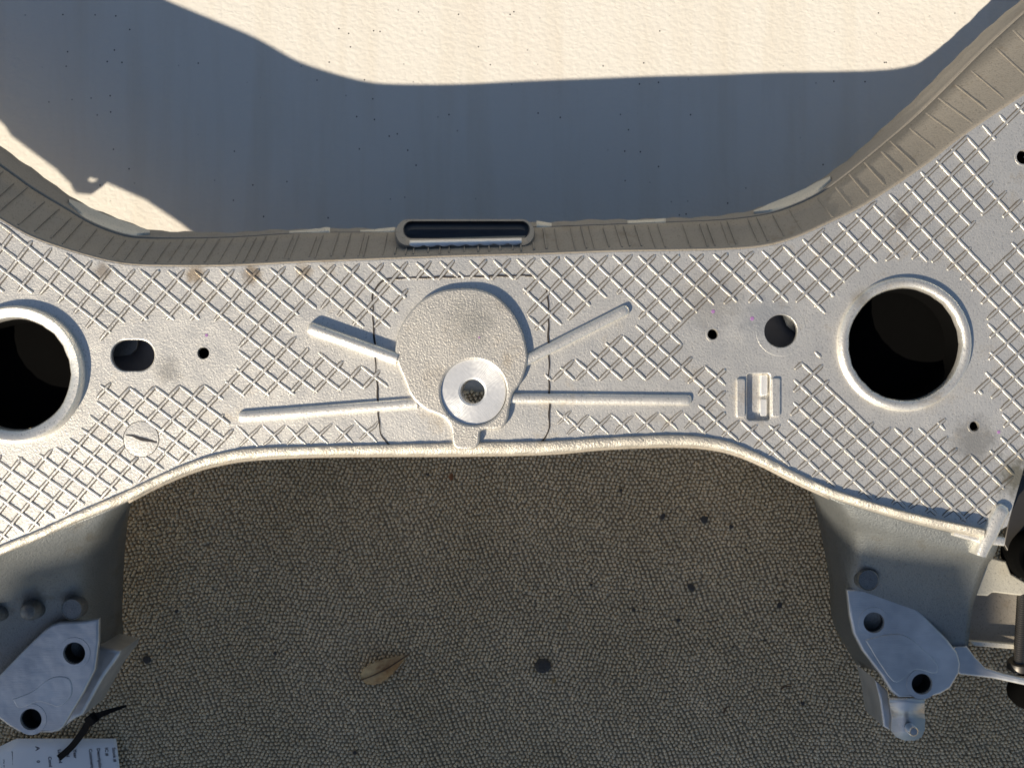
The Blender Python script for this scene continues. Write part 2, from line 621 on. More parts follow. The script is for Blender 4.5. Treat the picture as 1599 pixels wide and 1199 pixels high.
hole_bigL = circle(27, 585, 106, n=72)
hole_bigR = circle(1412, 538, 103, 101, n=72)
hole_slot = rrect(174, 531, 242, 580, 24, 8)
hole_r = circle(1220, 517.5, 25.5, 25.5, 40)
small_holes = [circle(318, 552, 9, n=24), circle(1113.5, 522.5, 8, n=24), circle(1522, 666, 7.5, n=24), circle(1599, 246, 11, n=24)]
pocket = rrect(1167, 584, 1203, 657, 4, 4)
boss_hole = circle(738, 612, 19.5, n=40)
plate = slab('front_plate', outline, [hole_bigL, hole_bigR, hole_slot, hole_r, pocket, boss_hole] + small_holes, 0.0, 0.005, 0.0008, M['cast'], root)


# ---- sloping upper wall in two halves with the mould joint between them
def rowp(arr, dep, jit=0.0):
    out = []
    for i, p in enumerate(arr):
        q = P(p[0], p[1], dep if not callable(dep) else dep(p[0]))
        if jit:
            q += Vector((0, jit * (math.sin(i * 1.7) + 0.7 * math.sin(i * 0.61 + 1)), 0))
        out.append(q)
    return out


DS, DB = 0.045, 0.085


def blend(a, b, t):
    return a * (1 - t) + b * t


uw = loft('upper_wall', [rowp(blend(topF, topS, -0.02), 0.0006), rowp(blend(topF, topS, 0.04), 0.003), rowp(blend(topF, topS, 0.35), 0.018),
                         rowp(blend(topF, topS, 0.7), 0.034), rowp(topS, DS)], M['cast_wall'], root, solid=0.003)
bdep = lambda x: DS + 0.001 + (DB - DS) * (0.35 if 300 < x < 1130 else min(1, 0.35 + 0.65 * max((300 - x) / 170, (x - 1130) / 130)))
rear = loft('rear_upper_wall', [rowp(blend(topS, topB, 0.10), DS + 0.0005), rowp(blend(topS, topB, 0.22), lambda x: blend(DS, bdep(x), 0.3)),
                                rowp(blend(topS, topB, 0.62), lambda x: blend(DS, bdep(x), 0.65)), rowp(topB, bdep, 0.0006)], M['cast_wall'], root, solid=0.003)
jv, jf = [], []
for i, p in enumerate(topS):                      # mould joint bead
    c0 = P(p[0], p[1], DS - 0.0005)
    q0, q1 = topS[max(i - 1, 0)], topS[min(i + 1, len(topS) - 1)]
    t = Vector((q1[0] - q0[0], -(q1[1] - q0[1]), 0)).normalized()
    nn = Vector((-t.y, t.x, 0))
    wv = 0.0006 + 0.00025 * math.sin(i * 2.3)
    for a in range(6):
        an = 2 * math.pi * a / 6
        jv.append(c0 + nn * (wv * 1.3 * math.cos(an)) + Vector((0, 0, wv * math.sin(an) * 1.4)))
    if i:
        for a in range(6):
            b_ = (a + 1) % 6
            jf.append(((i-1)*6 + a, (i-1)*6 + b_, i*6 + b_, i*6 + a))
mesh_obj('mould_joint', jv, jf, cast_metal('joint_bead', (0.45, 0.43, 0.39), 0.4, 0.5, 0.4, 0.5), uw, 60)


def y_at(arr, x):
    i = int(np.searchsorted(arr[:, 0], x))
    i = min(max(i, 1), len(arr) - 1)
    a, b = arr[i - 1], arr[i]
    t = (x - a[0]) / (b[0] - a[0])
    return a[1] + t * (b[1] - a[1])


# raised casting lines across the upper wall, laid on its surface
from mathutils.bvhtree import BVHTree


def on_wall(o):
    me = o.data
    tree = BVHTree.FromPolygons([v.co.copy() for v in me.vertices], [list(p_.vertices) for p_ in me.polygons])
    c0 = Vector(cam.location)

    def hit(px_, py_):
        dv = (P(px_, py_) - c0).normalized()
        loc, nrm_, _, _ = tree.ray_cast(c0, dv)
        if loc is None:
            return None, None
        if nrm_.z < 0:
            nrm_ = -nrm_
        return loc + nrm_ * 0.0015, nrm_
    return hit


hit_u, hit_r = on_wall(uw), on_wall(rear)
dx_k = [(-200, -62), (0, -56), (66, -50), (92, -50), (129, -36), (168, -28), (330, -28), (591, -9), (730, -1), (940, 12), (1130, 16), (1300, 30), (1350, 38), (1441, 56), (1599, 75), (1800, 85)]
x = -150.0
while x < 1680:
    sx = x + random.uniform(-6, 6)
    dx = np.interp(sx, [q[0] for q in dx_k], [q[1] for q in dx_k])
    fx = sx + dx
    t0 = 0.05 + random.random() * 0.08
    t1 = 0.98 - random.random() * 0.12
    if 612 < sx < 842:
        t1 = 0.38
    A = Vector((fx, y_at(topF, fx)))
    Bq = Vector((sx, y_at(topS, sx)))
    hs = []
    for i in range(9):
        q = A.lerp(Bq, t0 + (t1 - t0) * i / 8)
        w, nn = hit_u(q.x, q.y)
        if w is not None:
            hs.append((w, nn))
    x += 22 if x < 300 else (18 if x < 1130 else 23)
    if len(hs) < 4 or random.random() < 0.03:
        continue
    vv, ff = [], []
    along = (hs[-1][0] - hs[0][0]).normalized()
    hw, hh = 0.0006 + random.random() * 0.0005, random.uniform(0.0008, 0.0016) * (1.0 if sx < 1230 else 0.45)
    for i, (w, nn) in enumerate(hs):
        side = along.cross(nn).normalized()
        e = 0.4 if i in (0, len(hs) - 1) else 1.0
        for o_, h_ in ((-hw, -0.0006), (-hw * 0.5, hh), (hw * 0.5, hh), (hw, -0.0006)):
            vv.append(w + side * o_ + nn * (h_ * e))
        if i:
            for a in range(3):
                ff.append(((i-1)*4 + a, (i-1)*4 + a + 1, i*4 + a + 1, i*4 + a))
    ff += [(0, 1, 2, 3), tuple(len(vv) - 1 - a for a in range(4))]
    mesh_obj('wall_rib', vv, ff, M['cast_wall'], uw, 30)

# smooth machined pads on the rear wall
M['pad'] = cast_metal('pad_skin', (0.72, 0.68, 0.58), 0.35, 0.5, 0.25, 0.2)
for xs, ts in (((106, 114, 140, 175, 205, 235), 0), ((1178, 1195, 1225, 1255, 1285, 1300), 1)):
    rws = [[] for _ in range(5)]
    for i, sx in enumerate(np.linspace(xs[0], xs[-1], 24)):
        ys_, yb_ = y_at(topS, sx), y_at(topB, sx)
        e = min(1.0, 0.30 + min(i, 23 - i) / 6.0)
        for k_, t in enumerate((0.16, 0.2, 0.5, 0.84, 0.88)):
            tt = 0.52 + (t - 0.52) * e
            w, nn = hit_r(sx, ys_ + (yb_ - ys_) * tt)
            if w is None:
                w, nn = P(sx, ys_ + (yb_ - ys_) * tt, 0.06), Vector((0, 0, 1))
            rws[k_].append(w + nn * (0.0016 if k_ in (1, 2, 3) else -0.0006))
    loft('pad', rws, M['pad'], rear)

# torn flakes of casting flash left along the top edge
for fx0, fx1, fh in ((452, 516, 5), (563, 618, 4), (838, 862, 5), (980, 1040, 2.5)):
    r0, r1 = [], []
    for i in range(12):
        fx = fx0 + (fx1 - fx0) * i / 11
        up_f = fh * (i / 11) ** 1.5 * (0.8 + 0.4 * random.random()) if fx1 != 862 else fh * (1 - i / 11)
        r0.append(P(fx, y_at(topS, fx) + 1, DS - 0.002))
        r1.append(P(fx, y_at(topB, fx) - up_f, DS + 0.004))
    loft('flash_flake', [r0, r1], M['pad'], rear, solid=0.0006)

# lower wall of the box section, running back under the lip (tucked in, mostly unseen)
lw = catmull([p for p in LIP_OUT if 190 < p[0] < 1300], 80)
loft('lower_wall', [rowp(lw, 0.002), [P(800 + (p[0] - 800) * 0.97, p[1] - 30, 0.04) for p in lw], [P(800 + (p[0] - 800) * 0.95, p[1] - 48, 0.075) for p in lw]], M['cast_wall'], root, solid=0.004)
# rear skin of the box section
rk = [(265, 395), (420, 400), (720, 395), (1100, 392), (1190, 400), (1330, 440), (1330, 660), (1180, 690), (1060, 655), (720, 660), (420, 665), (300, 690), (265, 560)]
slab('rear_plate', rk, [circle(752, 612, 34, n=32)], 0.078, 0.004, 0.0006, M['inner'], root)

# ---- raised lip along the lower edge
li, lo = catmull(LIP_IN, 220), catmull(LIP_OUT, 220)
rows = []
for t, hh in ((0.02, 0.0008), (0.03, -0.0010), (0.09, -0.0034), (0.20, -0.0040), (0.62, -0.0036), (0.86, -0.0026), (1.0, -0.0008), (1.03, 0.0022), (1.0, 0.0055)):
    rows.append([P(*(blend(a, b, t)[:2]), hh * (1.0 if hh > 0 else 0.75 + 1.7 * min(1, max(0, (a[0] - 1260) / 260))) + 0.00022 * (math.sin(i * 0.9) + math.sin(i * 2.3 + t * 9)) * (1 if 0.05 < t < 1 else 0)) for i, (a, b) in enumerate(zip(li, lo))])
loft('lower_lip', rows, M['lip'], root, smooth=35)

# ---- central boss with its machined seat
boss_out = [(726, 450.5), (746, 452), (773, 462), (797, 484), (813.5, 513), (822, 540), (824, 565), (814, 597), (802, 614), (797, 632), (793, 655), (784, 669), (752, 673),
            (749, 692), (741, 701), (714, 701), (707, 692), (704, 667), (692, 652), (665, 640), (643, 620), (631, 592), (618, 560), (618, 540), (624, 515), (640, 488), (662, 467), (692, 454)]
bo = catmull(boss_out + boss_out[:1], 130)[:-1]
BH = 0.0064
boss = slab('centre_boss', [tuple(p[:2]) for p in bo], [circle(740, 613, 51.5, n=64)], -BH, BH + 0.0005, 0.0016, M['disc'], root, 60)
sc_ = P(740, 613)
h_ = 19.0 * K
lathe('machined_seat', [(52.5 * K, -0.001), (52.0 * K, 0.0006), (51.0 * K, 0.0009), (h_ + 0.0016, 0.0009), (h_, -0.0004), (h_, -0.055)], P(738.5, 612).x, P(738.5, 612).y, H + 0.0030, M['machined'], boss, 64, 12)

# ---- four radiating ribs
for (x0, y0), (x1, y1), hw, hh in (((490, 514), (622, 561), 9.5, 0.0080), ((975, 486), (815, 567), 8.5, 0.0048), ((380, 651), (652, 630), 8.5, 0.0038), ((1073, 625), (795, 622), 8.0, 0.0036)):
    n = 26
    path = [xy(x0 + (x1 - x0) * i / (n - 1), y0 + (y1 - y0) * i / (n - 1)) for i in range(n)]
    L_ = math.hypot(x1 - x0, y1 - y0)
    # close the far end round
    pre = []
    ux, uy = (x1 - x0) / L_, (y1 - y0) / L_
    for a in (0.98, 0.9, 0.72, 0.45):
        pre.append(xy(x0 - ux * hw * 0.95 * a, y0 - uy * hw * 0.95 * a))
    path = pre + path
    w_ = [0.2, 0.5, 0.75, 0.93] + [1.0] * n
    tap = lambda t, w_=w_: w_[min(int(round(t * (len(w_) - 1))), len(w_) - 1)]
    v_, f_ = ridge_geo(path, round_prof(hw * K, hh, 0.001), H, tap)
    mesh_obj('radial_rib', v_, f_, M['cast'], plate, 40)

# ---- insert outline: thin parting line round the boss
pl = rrect(0, 0, 1, 1, 0.13, 8)
part_px = []
for u, v in pl:
    # slightly skewed rectangle as measured: corners (580,436) (856,430) (860,694) (596,700)
    xx = (1 - v) * ((1 - u) * 580 + u * 856) + v * ((1 - u) * 595 + u * 859)
    yy = (1 - v) * ((1 - u) * 436 + u * 430) + v * ((1 - u) * 702 + u * 697)
    part_px.append((xx, yy))
dense = catmull(part_px + part_px[:1], 260)
dense = [(p[0] + 0.5 * math.sin(i * 0.8) + 0.4 * math.sin(i * 0.37), p[1] + 0.5 * math.sin(i * 0.57 + 2)) for i, p in enumerate(dense)]
wv = [0.4 + 0.5 * abs(math.sin(i * 0.13 + 0.6)) + 0.25 * random.random() for i in range(len(dense))]
v_, f_ = ridge_geo([xy(*p) for p in dense], [(-0.0006, -0.0005), (-0.00052, 0.00045), (0.00052, 0.00045), (0.0006, -0.0005)], H, lambda t: 0.35 + wv[int(t * (len(wv) - 1))])
mesh_obj('parting_line', v_, f_, M['dirt'], plate, 30)
v_, f_ = ridge_geo([xy(p[0] + 1.5, p[1] + 1.3) for p in dense], [(-0.0006, -0.0005), (-0.0003, 0.00030), (0.0003, 0.00025), (0.0006, -0.0005)], H, None)
mesh_obj('flash_line', v_, f_, M['cast'], plate, 30)

# ---- raised diamond grid, fitted to measured crossings
NL = {(0,0):(162.9,478.3),(1,0):(185.6,495.9),(-1,0):(140.1,460.8),(-2,0):(116.5,442.4),(-3,0):(92.8,423.2),(-4,0):(69.2,404.8),(-5,0):(43.8,383.8),
 (0,1):(180.4,459.1),(1,1):(203.2,475.7),(2,1):(225.9,495.9),(-1,1):(157.6,440.7),(-2,1):(134.9,420.6),(0,2):(196.1,438.9),(1,2):(220.7,456.5),(2,2):(243.4,474),(3,2):(266.2,494.1),
 (1,3):(238.2,436.3),(2,3):(259.5,456.3),(3,3):(281.5,476.3),(4,3):(303.4,493),(2,4):(276.3,434.3),(3,4):(299,454.4),(4,4):(321.8,472.8),(5,4):(344.6,492.1),(6,4):(365.6,509.6),
 (7,4):(387.5,528),(8,4):(409.4,544.6),(9,4):(430.4,561.3),(10,4):(451.4,577.9),(3,5):(317.4,434.3),(4,5):(338.4,452.7),(5,5):(360.3,472.8),(6,5):(382.2,492.1),(7,5):(403.2,508.7),
 (8,5):(425.1,525.4),(9,5):(447,542),(10,5):(468,560.4),(11,5):(489,577),(4,6):(355,433.4),(5,6):(378.7,450.9),(6,6):(400.6,469.3),(7,6):(421.6,487.7),(8,6):(443.5,505.2),
 (5,7):(395.3,432.5),(6,7):(417.2,450.9),(7,7):(439.1,470.2),(8,7):(460.1,486.8),(6,8):(434.8,430.8),(7,8):(456.6,448.3),(8,8):(478.5,465.8),(7,9):(473.3,429),(8,9):(494.5,447.6),
 (9,9):(516.4,466),(10,9):(537.8,484.1),(11,9):(557,501.5),(9,11):(550,428),(10,11):(570.2,445.5),(8,2):(374.4,581.4),(9,2):(395.4,598.9),(9,3):(412.9,580.5),(10,3):(433.9,597.1),
 (8,1):(356.9,601.5),(8,0):(341.1,617.3),(8,-1):(325.5,635.7),(8,-2):(308,654),(8,-3):(291.2,670.7),(8,-4):(274.6,690.8),(8,-5):(259.7,707.5),(8,-6):(243,724.1),(8,-7):(227.3,741.6),
 (7,-3):(269.3,654.1),(6,-3):(248.3,639.2),(5,-3):(225.5,622.5),(9,-3):(313.1,686.5),(10,-3):(332.4,702.2),(7,-7):(204.9,726.2),(6,-7):(183,711.3),(5,-7):(161.1,693.8),(4,-7):(138.4,678),
 (5,-8):(146.2,711.3),(5,-9):(128.7,728.8),(5,-10):(113.8,746.3),(5,-11):(98.1,763.8),(5,-12):(84,783),(4,-10):(92.8,731.4),(4,-11):(76.2,749.8),(3,-11):(55.2,732.3),(6,-11):(120.8,780.5),
 (4,-12):(62.2,767.3),(3,-12):(40.3,751.6),(2,-12):(17.5,735.8),(4,-13):(49,783.1),(3,-13):(26.3,767.3),(5,-13):(70,798.9),(5,-14):(54.3,816.4),(4,-14):(34.1,800.6)}
NR = {(0,0):(1220.1,423.3),(-1,0):(1202.6,405.8),(-2,0):(1185.1,390),(1,0):(1239.4,439.1),(2,0):(1256.9,457.5),(3,0):(1276.1,475.9),(1,1):(1258.6,420.7),(0,1):(1240.2,401.4),(-1,1):(1221.9,383.9),
 (2,1):(1277.9,440),(3,1):(1296.3,456.6),(0,2):(1261.3,382.2),(1,2):(1279.6,401.4),(2,2):(1298,419.8),(3,2):(1316.4,436.5),(1,3):(1301.5,381.3),(2,3):(1319.1,400.6),(3,3):(1337.4,416.3),
 (0,3):(1284,364.7),(1,4):(1322.6,362),(2,4):(1340.1,379),(3,4):(1356.7,397.1),(0,-1):(1200.8,441.7),(1,-1):(1219.2,460.1),(-1,-1):(1182.5,423.3),(-2,-1):(1164.1,405.8),(-3,-1):(1147.4,389.2),
 (0,-2):(1182.5,461.9),(-1,-2):(1163.2,444.3),(-2,-2):(1143.9,426),(-3,-2):(1125.5,405.8),(-1,-3):(1143.9,465.4),(-2,-3):(1123.8,446.1),(-3,-3):(1105.4,426.8),(-4,-3):(1086.1,408.4),
 (-3,-4):(1086.1,447.8),(-4,-4):(1067.8,429.4),(-5,-4):(1049.4,411.9),(-3,-5):(1066.9,466.2),(-4,-5):(1048.5,448.7),(-5,-5):(1030.2,431.2),(-6,-5):(1010.9,413.6),(-3,-6):(1047.7,486.3),
 (-4,-6):(1029.3,467.9),(-5,-6):(1010.9,450.4),(-6,-6):(991.6,432),(-7,-6):(972.4,413.6),(-3,-7):(1028.4,504.7),(-4,-7):(1010,487.2),(-7,-7):(953.1,432.9),(-8,-7):(933.8,416.3),(-6,-7):(973.2,451.3),
 (-3,-8):(1009.1,522.2),(-8,-8):(915.4,434.7),(-7,-8):(934.7,453),(-9,-8):(895.3,416.3),(-3,-9):(989.9,540.6),(-2,-9):(1009.1,558.1),(-1,-9):(1027.5,575.6),(-7,-9):(915.4,470.6),(-8,-9):(897.1,453),
 (-9,-9):(876.9,434.7),(-3,-10):(970.6,559),(-2,-10):(990.7,576.5),(-4,-10):(953.1,542.4),(-8,-10):(877.8,472.3),(-9,-10):(859.4,454.8),(-3,-11):(954,578.3),(-4,-11):(934.7,561.6),(-4,-12):(916.3,577.4),
 (-2,-8):(1028.4,540.6),(-1,-8):(1046.8,557.3),(0,-8):(1063.4,575.6),(1,-8):(1083.6,591.4),(-2,-7):(1047.7,522.2),(3,5):(1378.7,377.7),(3,6):(1398.8,357.5),(4,6):(1418.1,376.8),(5,6):(1435.6,394.3),
 (4,7):(1440.8,355.8),(5,7):(1457.5,375),(6,7):(1474.1,394.3),(7,7):(1492.5,410.1),(8,7):(1509.1,429.3),(9,7):(1526.7,448.6),(10,7):(1543.3,465.2),(11,7):(1561.7,482.7),(5,8):(1475.9,354.9),(6,8):(1495.1,373.3),
 (9,8):(1545.9,427.6),(10,8):(1563.4,445.1),(11,8):(1580.9,463.5),(9,9):(1566.9,407.4),(10,9):(1584.4,425.8),(9,10):(1587,389),(4,8):(1460.1,335.6),(4,9):(1481.1,314.6),(4,10):(1502.1,294.5),(4,11):(1523.2,274.3),
 (3,10):(1484.6,276.1),(3,9):(1463.6,296.2),(3,8):(1442.6,317.2),(3,11):(1507.4,253.3),(5,11):(1541.5,294.5),(6,11):(1557.3,313.7),(7,11):(1574.8,331.3),(5,10):(1519.6,312.9),(2,-8):(1101.8,608.2),(2,-7):(1119.3,588.9),
 (3,-8):(1120.1,623.9),(3,-9):(1101.8,639.7),(4,-9):(1117.5,657.2),(5,-9):(1136.8,672.1),(7,-4):(1268.1,617.8),(8,-4):(1283,634.4),(9,-4):(1301.4,651.1),(10,-4):(1318,668.6),(11,-4):(1336.4,684.3),(12,-4):(1355.7,701),
 (8,-5):(1264.6,651.9),(9,-5):(1283,668.6),(10,-5):(1300.5,685.2),(11,-5):(1318,701),(12,-5):(1335.5,716.7),(8,-6):(1246.2,671.2),(9,-6):(1263.7,687),(10,-6):(1281.3,703.6),(11,-6):(1297.9,719.4),(12,-3):(1375,683.2),
 (13,-3):(1392.6,700.7),(14,-3):(1408.3,716.5),(15,-3):(1425.8,731.5),(16,-3):(1440.8,747),(17,-3):(1456.5,761.1),(14,-2):(1430.2,698.1),(14,-1):(1446.8,681.4),(14,0):(1467,663),(15,-2):(1446,715),(15,-1):(1464.4,697.2),
 (16,-1):(1481.9,713.7),(17,-1):(1497.6,728.7),(18,-1):(1510.8,743.6),(18,0):(1531.8,727.8),(18,1):(1551.9,708.6),(19,1):(1567.7,725.8)}


def basis(i, j):
    i, j = np.asarray(i, float) / 10, np.asarray(j, float) / 10
    return np.stack([np.ones_like(i), i, j, i*i, i*j, j*j, i**3, i*i*j, i*j*j, j**3], -1)


def fit(nodes):
    ij = np.array(list(nodes.keys()))
    q = np.array(list(nodes.values()))
    co, *_ = np.linalg.lstsq(basis(ij[:, 0], ij[:, 1]), q, rcond=None)
    err = np.linalg.norm(basis(ij[:, 0], ij[:, 1]) @ co - q, axis=1)
    print('grid fit error px mean %.2f max %.2f' % (err.mean(), err.max()))
    return co


coL, coR = fit(NL), fit(NR)
excl_common = [circle(722, 556, 121, n=40), [(640, 437), (816, 437), (830, 560), (860, 720), (590, 720), (618, 560)]]
excl_L = excl_common + [circle(28, 585, 129, n=40), [(128, 518), (150, 536), (172, 522), (185, 506), (232, 501), (310, 500), (338, 501), (362, 518), (374, 536), (370, 572), (358, 592), (344, 600), (200, 605), (178, 600), (150, 590)],
                        [(350, 612), (375, 620), (460, 617), (585, 607), (640, 600), (640, 730), (580, 730), (345, 712), (352, 690), (365, 672), (350, 645)],
                        [(456, 508), (468, 494), (498, 481), (520, 490), (545, 507), (568, 512), (584, 512), (640, 530), (640, 590), (590, 578), (540, 566), (500, 552), (480, 543), (462, 527)],
                        circle(221, 686, 28, n=30)]
excl_R = excl_common + [[(824, 596), (835, 520), (868, 516), (897, 492), (925, 477), (965, 459), (985, 468), (1000, 479), (998, 500), (990, 512), (972, 524), (945, 536), (900, 561), (868, 577)],
                        [(800, 595), (1052, 594), (1075, 599), (1090, 610), (1090, 650), (1085, 720), (800, 720)],
                        [(1080, 494), (1110, 476), (1150, 473), (1255, 472), (1284, 486), (1292, 520), (1264, 560), (1242, 573), (1238, 645), (1224, 664), (1170, 664), (1147, 654), (1133, 645), (1134, 572), (1105, 574), (1082, 560), (1066, 540), (1066, 508)],
                        circle(1414, 537, 133, n=40), circle(1548, 372, 33, 40, 30), [(1562, 203), (1640, 150), (1640, 318), (1600, 314), (1572, 299), (1552, 285), (1545, 250)],
                        circle(1522, 662, 46, 48, 30)]
bot_in = catmull(LIP_IN, 150)


def allowed(x, y, ex):
    if not (-140 < x < 1640):
        return False
    if y < y_at(topF, x) + 6 or y > y_at(bot_in, min(x, 1538)) - 5:
        return False
    if x > 1560 and y > 780 - (x - 1560) * 1.6 and y > 690:
        return False
    return not any(inside(x, y, e) for e in ex)


rib_prof_a = trap_prof(0.00120, 0.00085, 0.00100, 0.00035)
rib_prof_b = trap_prof(0.00110, 0.00080, 0.00105, 0.00075)
n_rib = 0
M['rib_foot'] = plain('dark_rib_foot', (0.075, 0.065, 0.055), 0.8, 0.0, 0.5, 90)


def rib_obj(v_, f_):
    o = mesh_obj('grid_rib', v_, f_, M['cast'], plate, 25)
    me = o.data
    me.materials.append(M['rib_foot'])
    for p_ in me.polygons:                       # darker colour along the foot of the rib
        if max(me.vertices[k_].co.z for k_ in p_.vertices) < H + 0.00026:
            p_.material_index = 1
    return o


for co, ex, lo_x, hi_x, ir, jr in ((coL, excl_L, -140, 716, (-14, 22), (-20, 16)), (coR, excl_R, 716, 1640, (-16, 26), (-20, 16))):
    for fam in (0, 1):
        for a in range(ir[0] if fam == 1 else jr[0], (ir[1] if fam == 1 else jr[1]) + 1):
            rng_ = np.arange((jr if fam == 1 else ir)[0], (jr if fam == 1 else ir)[1], 0.06)
            ii, jj = (np.full_like(rng_, a), rng_) if fam == 1 else (rng_, np.full_like(rng_, a))
            pts = basis(ii, jj) @ co
            run = []
            dens_prev = None
            for q in list(pts) + [None]:
                ok = q is not None and lo_x <= q[0] < hi_x and allowed(q[0], q[1], ex)
                if ok and run and (abs(q[0] - run[-1][0]) + abs(q[1] - run[-1][1]) > 6):
                    ok = False
                if ok:
                    run.append((q[0], q[1]))
                    continue
                if len(run) > 6:
                    st = run[::6]
                    if st[-1] != run[-1]:
                        st.append(run[-1])
                    path = [xy(px_ + random.gauss(0, 0.18), py_ + random.gauss(0, 0.18)) for px_, py_ in st]
                    if len(path) > 2:
                        pr = rib_prof_a if fam == 0 else rib_prof_b
                        hv = random.uniform(0.93, 1.07)
                        n = len(path)
                        wv_ = [random.uniform(0.9, 1.08) for _ in range(n)]
                        wv_[0] = wv_[-1] = 0.62
                        v_, f_ = ridge_geo(path, [(o_, z_ * hv if z_ > 0 else z_) for o_, z_ in pr], H, lambda t, wv_=wv_: wv_[int(round(t * (len(wv_) - 1)))])
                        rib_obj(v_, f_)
                        n_rib += 1
                run = []
# single row of crosses squeezed under the lower ribs
cross = [(388.8, 682.6), (428.2, 681), (463.2, 680.5), (499, 679.5), (537.6, 678.5), (574, 676), (880.4, 653), (900.6, 666), (936.5, 665), (973.2, 663.3), (1009.1, 661.6), (1045.9, 659.8), (1081.8, 658)]
for cx_, cy_ in cross:
    for sgn in (1, -1):
        a0, a1 = random.uniform(12, 19), random.uniform(11, 15)
        if cx_ == 880.4:
            a0, a1 = 11, 9
        p0 = (cx_ - a0 * 1.05, cy_ - a0 * sgn)
        p1 = (cx_ + a1 * 1.05, cy_ + a1 * sgn) if sgn == 1 else (cx_ + a0 * 1.05, cy_ - a0)
        if sgn == -1:
            p0 = (cx_ - a1 * 1.05, cy_ + a1)
        path = [xy(p0[0] + (p1[0] - p0[0]) * i / 4 + random.gauss(0, 0.5), p0[1] + (p1[1] - p0[1]) * i / 4 + random.gauss(0, 0.5)) for i in range(5)]
        v_, f_ = ridge_geo(path, rib_prof_a if sgn == 1 else rib_prof_b, H, lambda t: [0.45, 0.7, 0.85, 0.8, 0.5][int(round(t * 4))])
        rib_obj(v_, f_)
        n_rib += 1
print('grid ribs', n_rib)

# ---- tubes, rings and holes
for nm, cx_, cy_, r_in, r_out in (('L', 27, 585, 87, 107), ('R', 1412, 538, 88, 104)):
    c = P(cx_, cy_)
    ri, ro = r_in * K, r_out * K
    rh = 1.9 if nm == 'L' else 1.25
    ring = lathe('bush_ring', [(ro + 0.0008, -0.004), (ro + 0.0004, 0.0004), (ro - 0.0006, 0.0028 * rh), (ro - 0.0022, 0.0038 * rh), (ri + 0.0015, 0.0034 * rh), (ri, 0.0022 * rh), (ri - 0.0003, -0.004), (ri - 0.0005, -0.026)], c.x, c.y, H, M['cast'], plate, 72, 50)
    me_ = ring.data                              # chipped inner edge
    for v in me_.vertices:
        rr_ = math.hypot(v.co.x - c.x, v.co.y - c.y)
        if rr_ < ri + 0.002 and v.co.z > H - 0.005:
            an = math.atan2(v.co.y - c.y, v.co.x - c.x)
            ch = 0.0002 * math.sin(an * 9 + 1) + 0.0003 * math.sin(an * 23 + 2) * (1 if math.sin(an * 2 + 0.5) > 0.2 else 0.2)
            v.co.x += math.cos(an) * ch
            v.co.y += math.sin(an) * ch
    lathe('bore', [(ri - 0.0006, -0.003), (ri - 0.0012, -0.0045), (ri - 0.0015, -0.0265), (0.000004, -0.0265)], c.x, c.y, H, M['rubber_void'], ring, 48, 40)  # black colour stands in for the darkness inside the bore

sl = rrect(174, 531, 242, 580, 24, 8)
rows = [[P(x, y, 0.0012) for x, y in sl], [P(x, y, 0.005) for x, y in sl], [P(208 + (x - 208) * 0.97, 555.5 + (y - 555.5) * 0.97, 0.03) for x, y in sl], [P(208 + (x - 208) * 0.02, 555.5, 0.032) for x, y in sl]]
loft('slot_bore', rows, M['inner'], plate, closed=True)
rows = [[P(x, y, dp) for x, y in circle(1220 + sh, 517.5 + sh * 0.3, r_, n=40)] for r_, dp, sh in ((25.6, 0.0012, 0), (25.6, 0.005, 0), (25, 0.03, -3), (0.5, 0.031, -3))]
loft('round_bore', rows, M['inner'], plate, closed=True)
slab('slot_facet', [(173, 529), (217, 529), (214, 545), (204, 555), (190, 557), (173, 558)], [], 0.021, 0.004, 0.0006, M['cast_leg'], plate, 60)
slab('bore_facet', [(1221, 490), (1248, 490), (1248, 522), (1240, 519), (1229, 510)], [], 0.020, 0.004, 0.0006, M['cast_leg'], plate, 60)
for hc in ((318, 552, 9), (1113.5, 522.5, 8), (1522, 666, 7.5), (1599, 246, 11)):
    rows = [[P(x, y, dp) for x, y in circle(hc[0], hc[1], hc[2] * f_, n=20)] for f_, dp in ((1.0, 0.001), (1.0, 0.012), (0.05, 0.012))]
    loft('pin_hole', rows, M['rubber_void'], plate, closed=True)
    c = P(hc[0], hc[1])
    lathe('hole_land', [((hc[2] + 3.5) * K, -0.0004), ((hc[2] + 3) * K, 0.0002), ((hc[2] + 0.4) * K, 0.0002), (hc[2] * K, -0.0006)], c.x, c.y, H, M['cast'], plate, 24, 40)
# ring of thrown-up metal round the two larger bores
for cx_, cy_, rx_, ry_ in ((1220, 517.5, 40, 40),):
    c = P(cx_, cy_)
    lathe('spot_face', [(rx_ * K, -0.0004), ((rx_ - 1) * K, 0.00016), (26.5 * K, 0.00016), (25.6 * K, -0.0006)], c.x, c.y, H, M['cast'], plate, 48, 40)

# ---- pocket with two raised bars
clip = slab('pocket_floor', rrect(1164, 581, 1206, 660, 4, 4), [], 0.0062, 0.002, 0.0003, M['cast'], plate)
rows = [[P(x, y, dp) for x, y in rrect(1167, 584, 1203, 657, 4, 4)] for dp in (0.0008, 0.0066)]
loft('pocket_wall', rows, M['cast'], plate, closed=True)


def bar(name, quad, dep, hh, mat, parent, bev=0.0006):
    return slab(name, quad, [], dep - hh, hh + 0.001, bev, mat, parent)


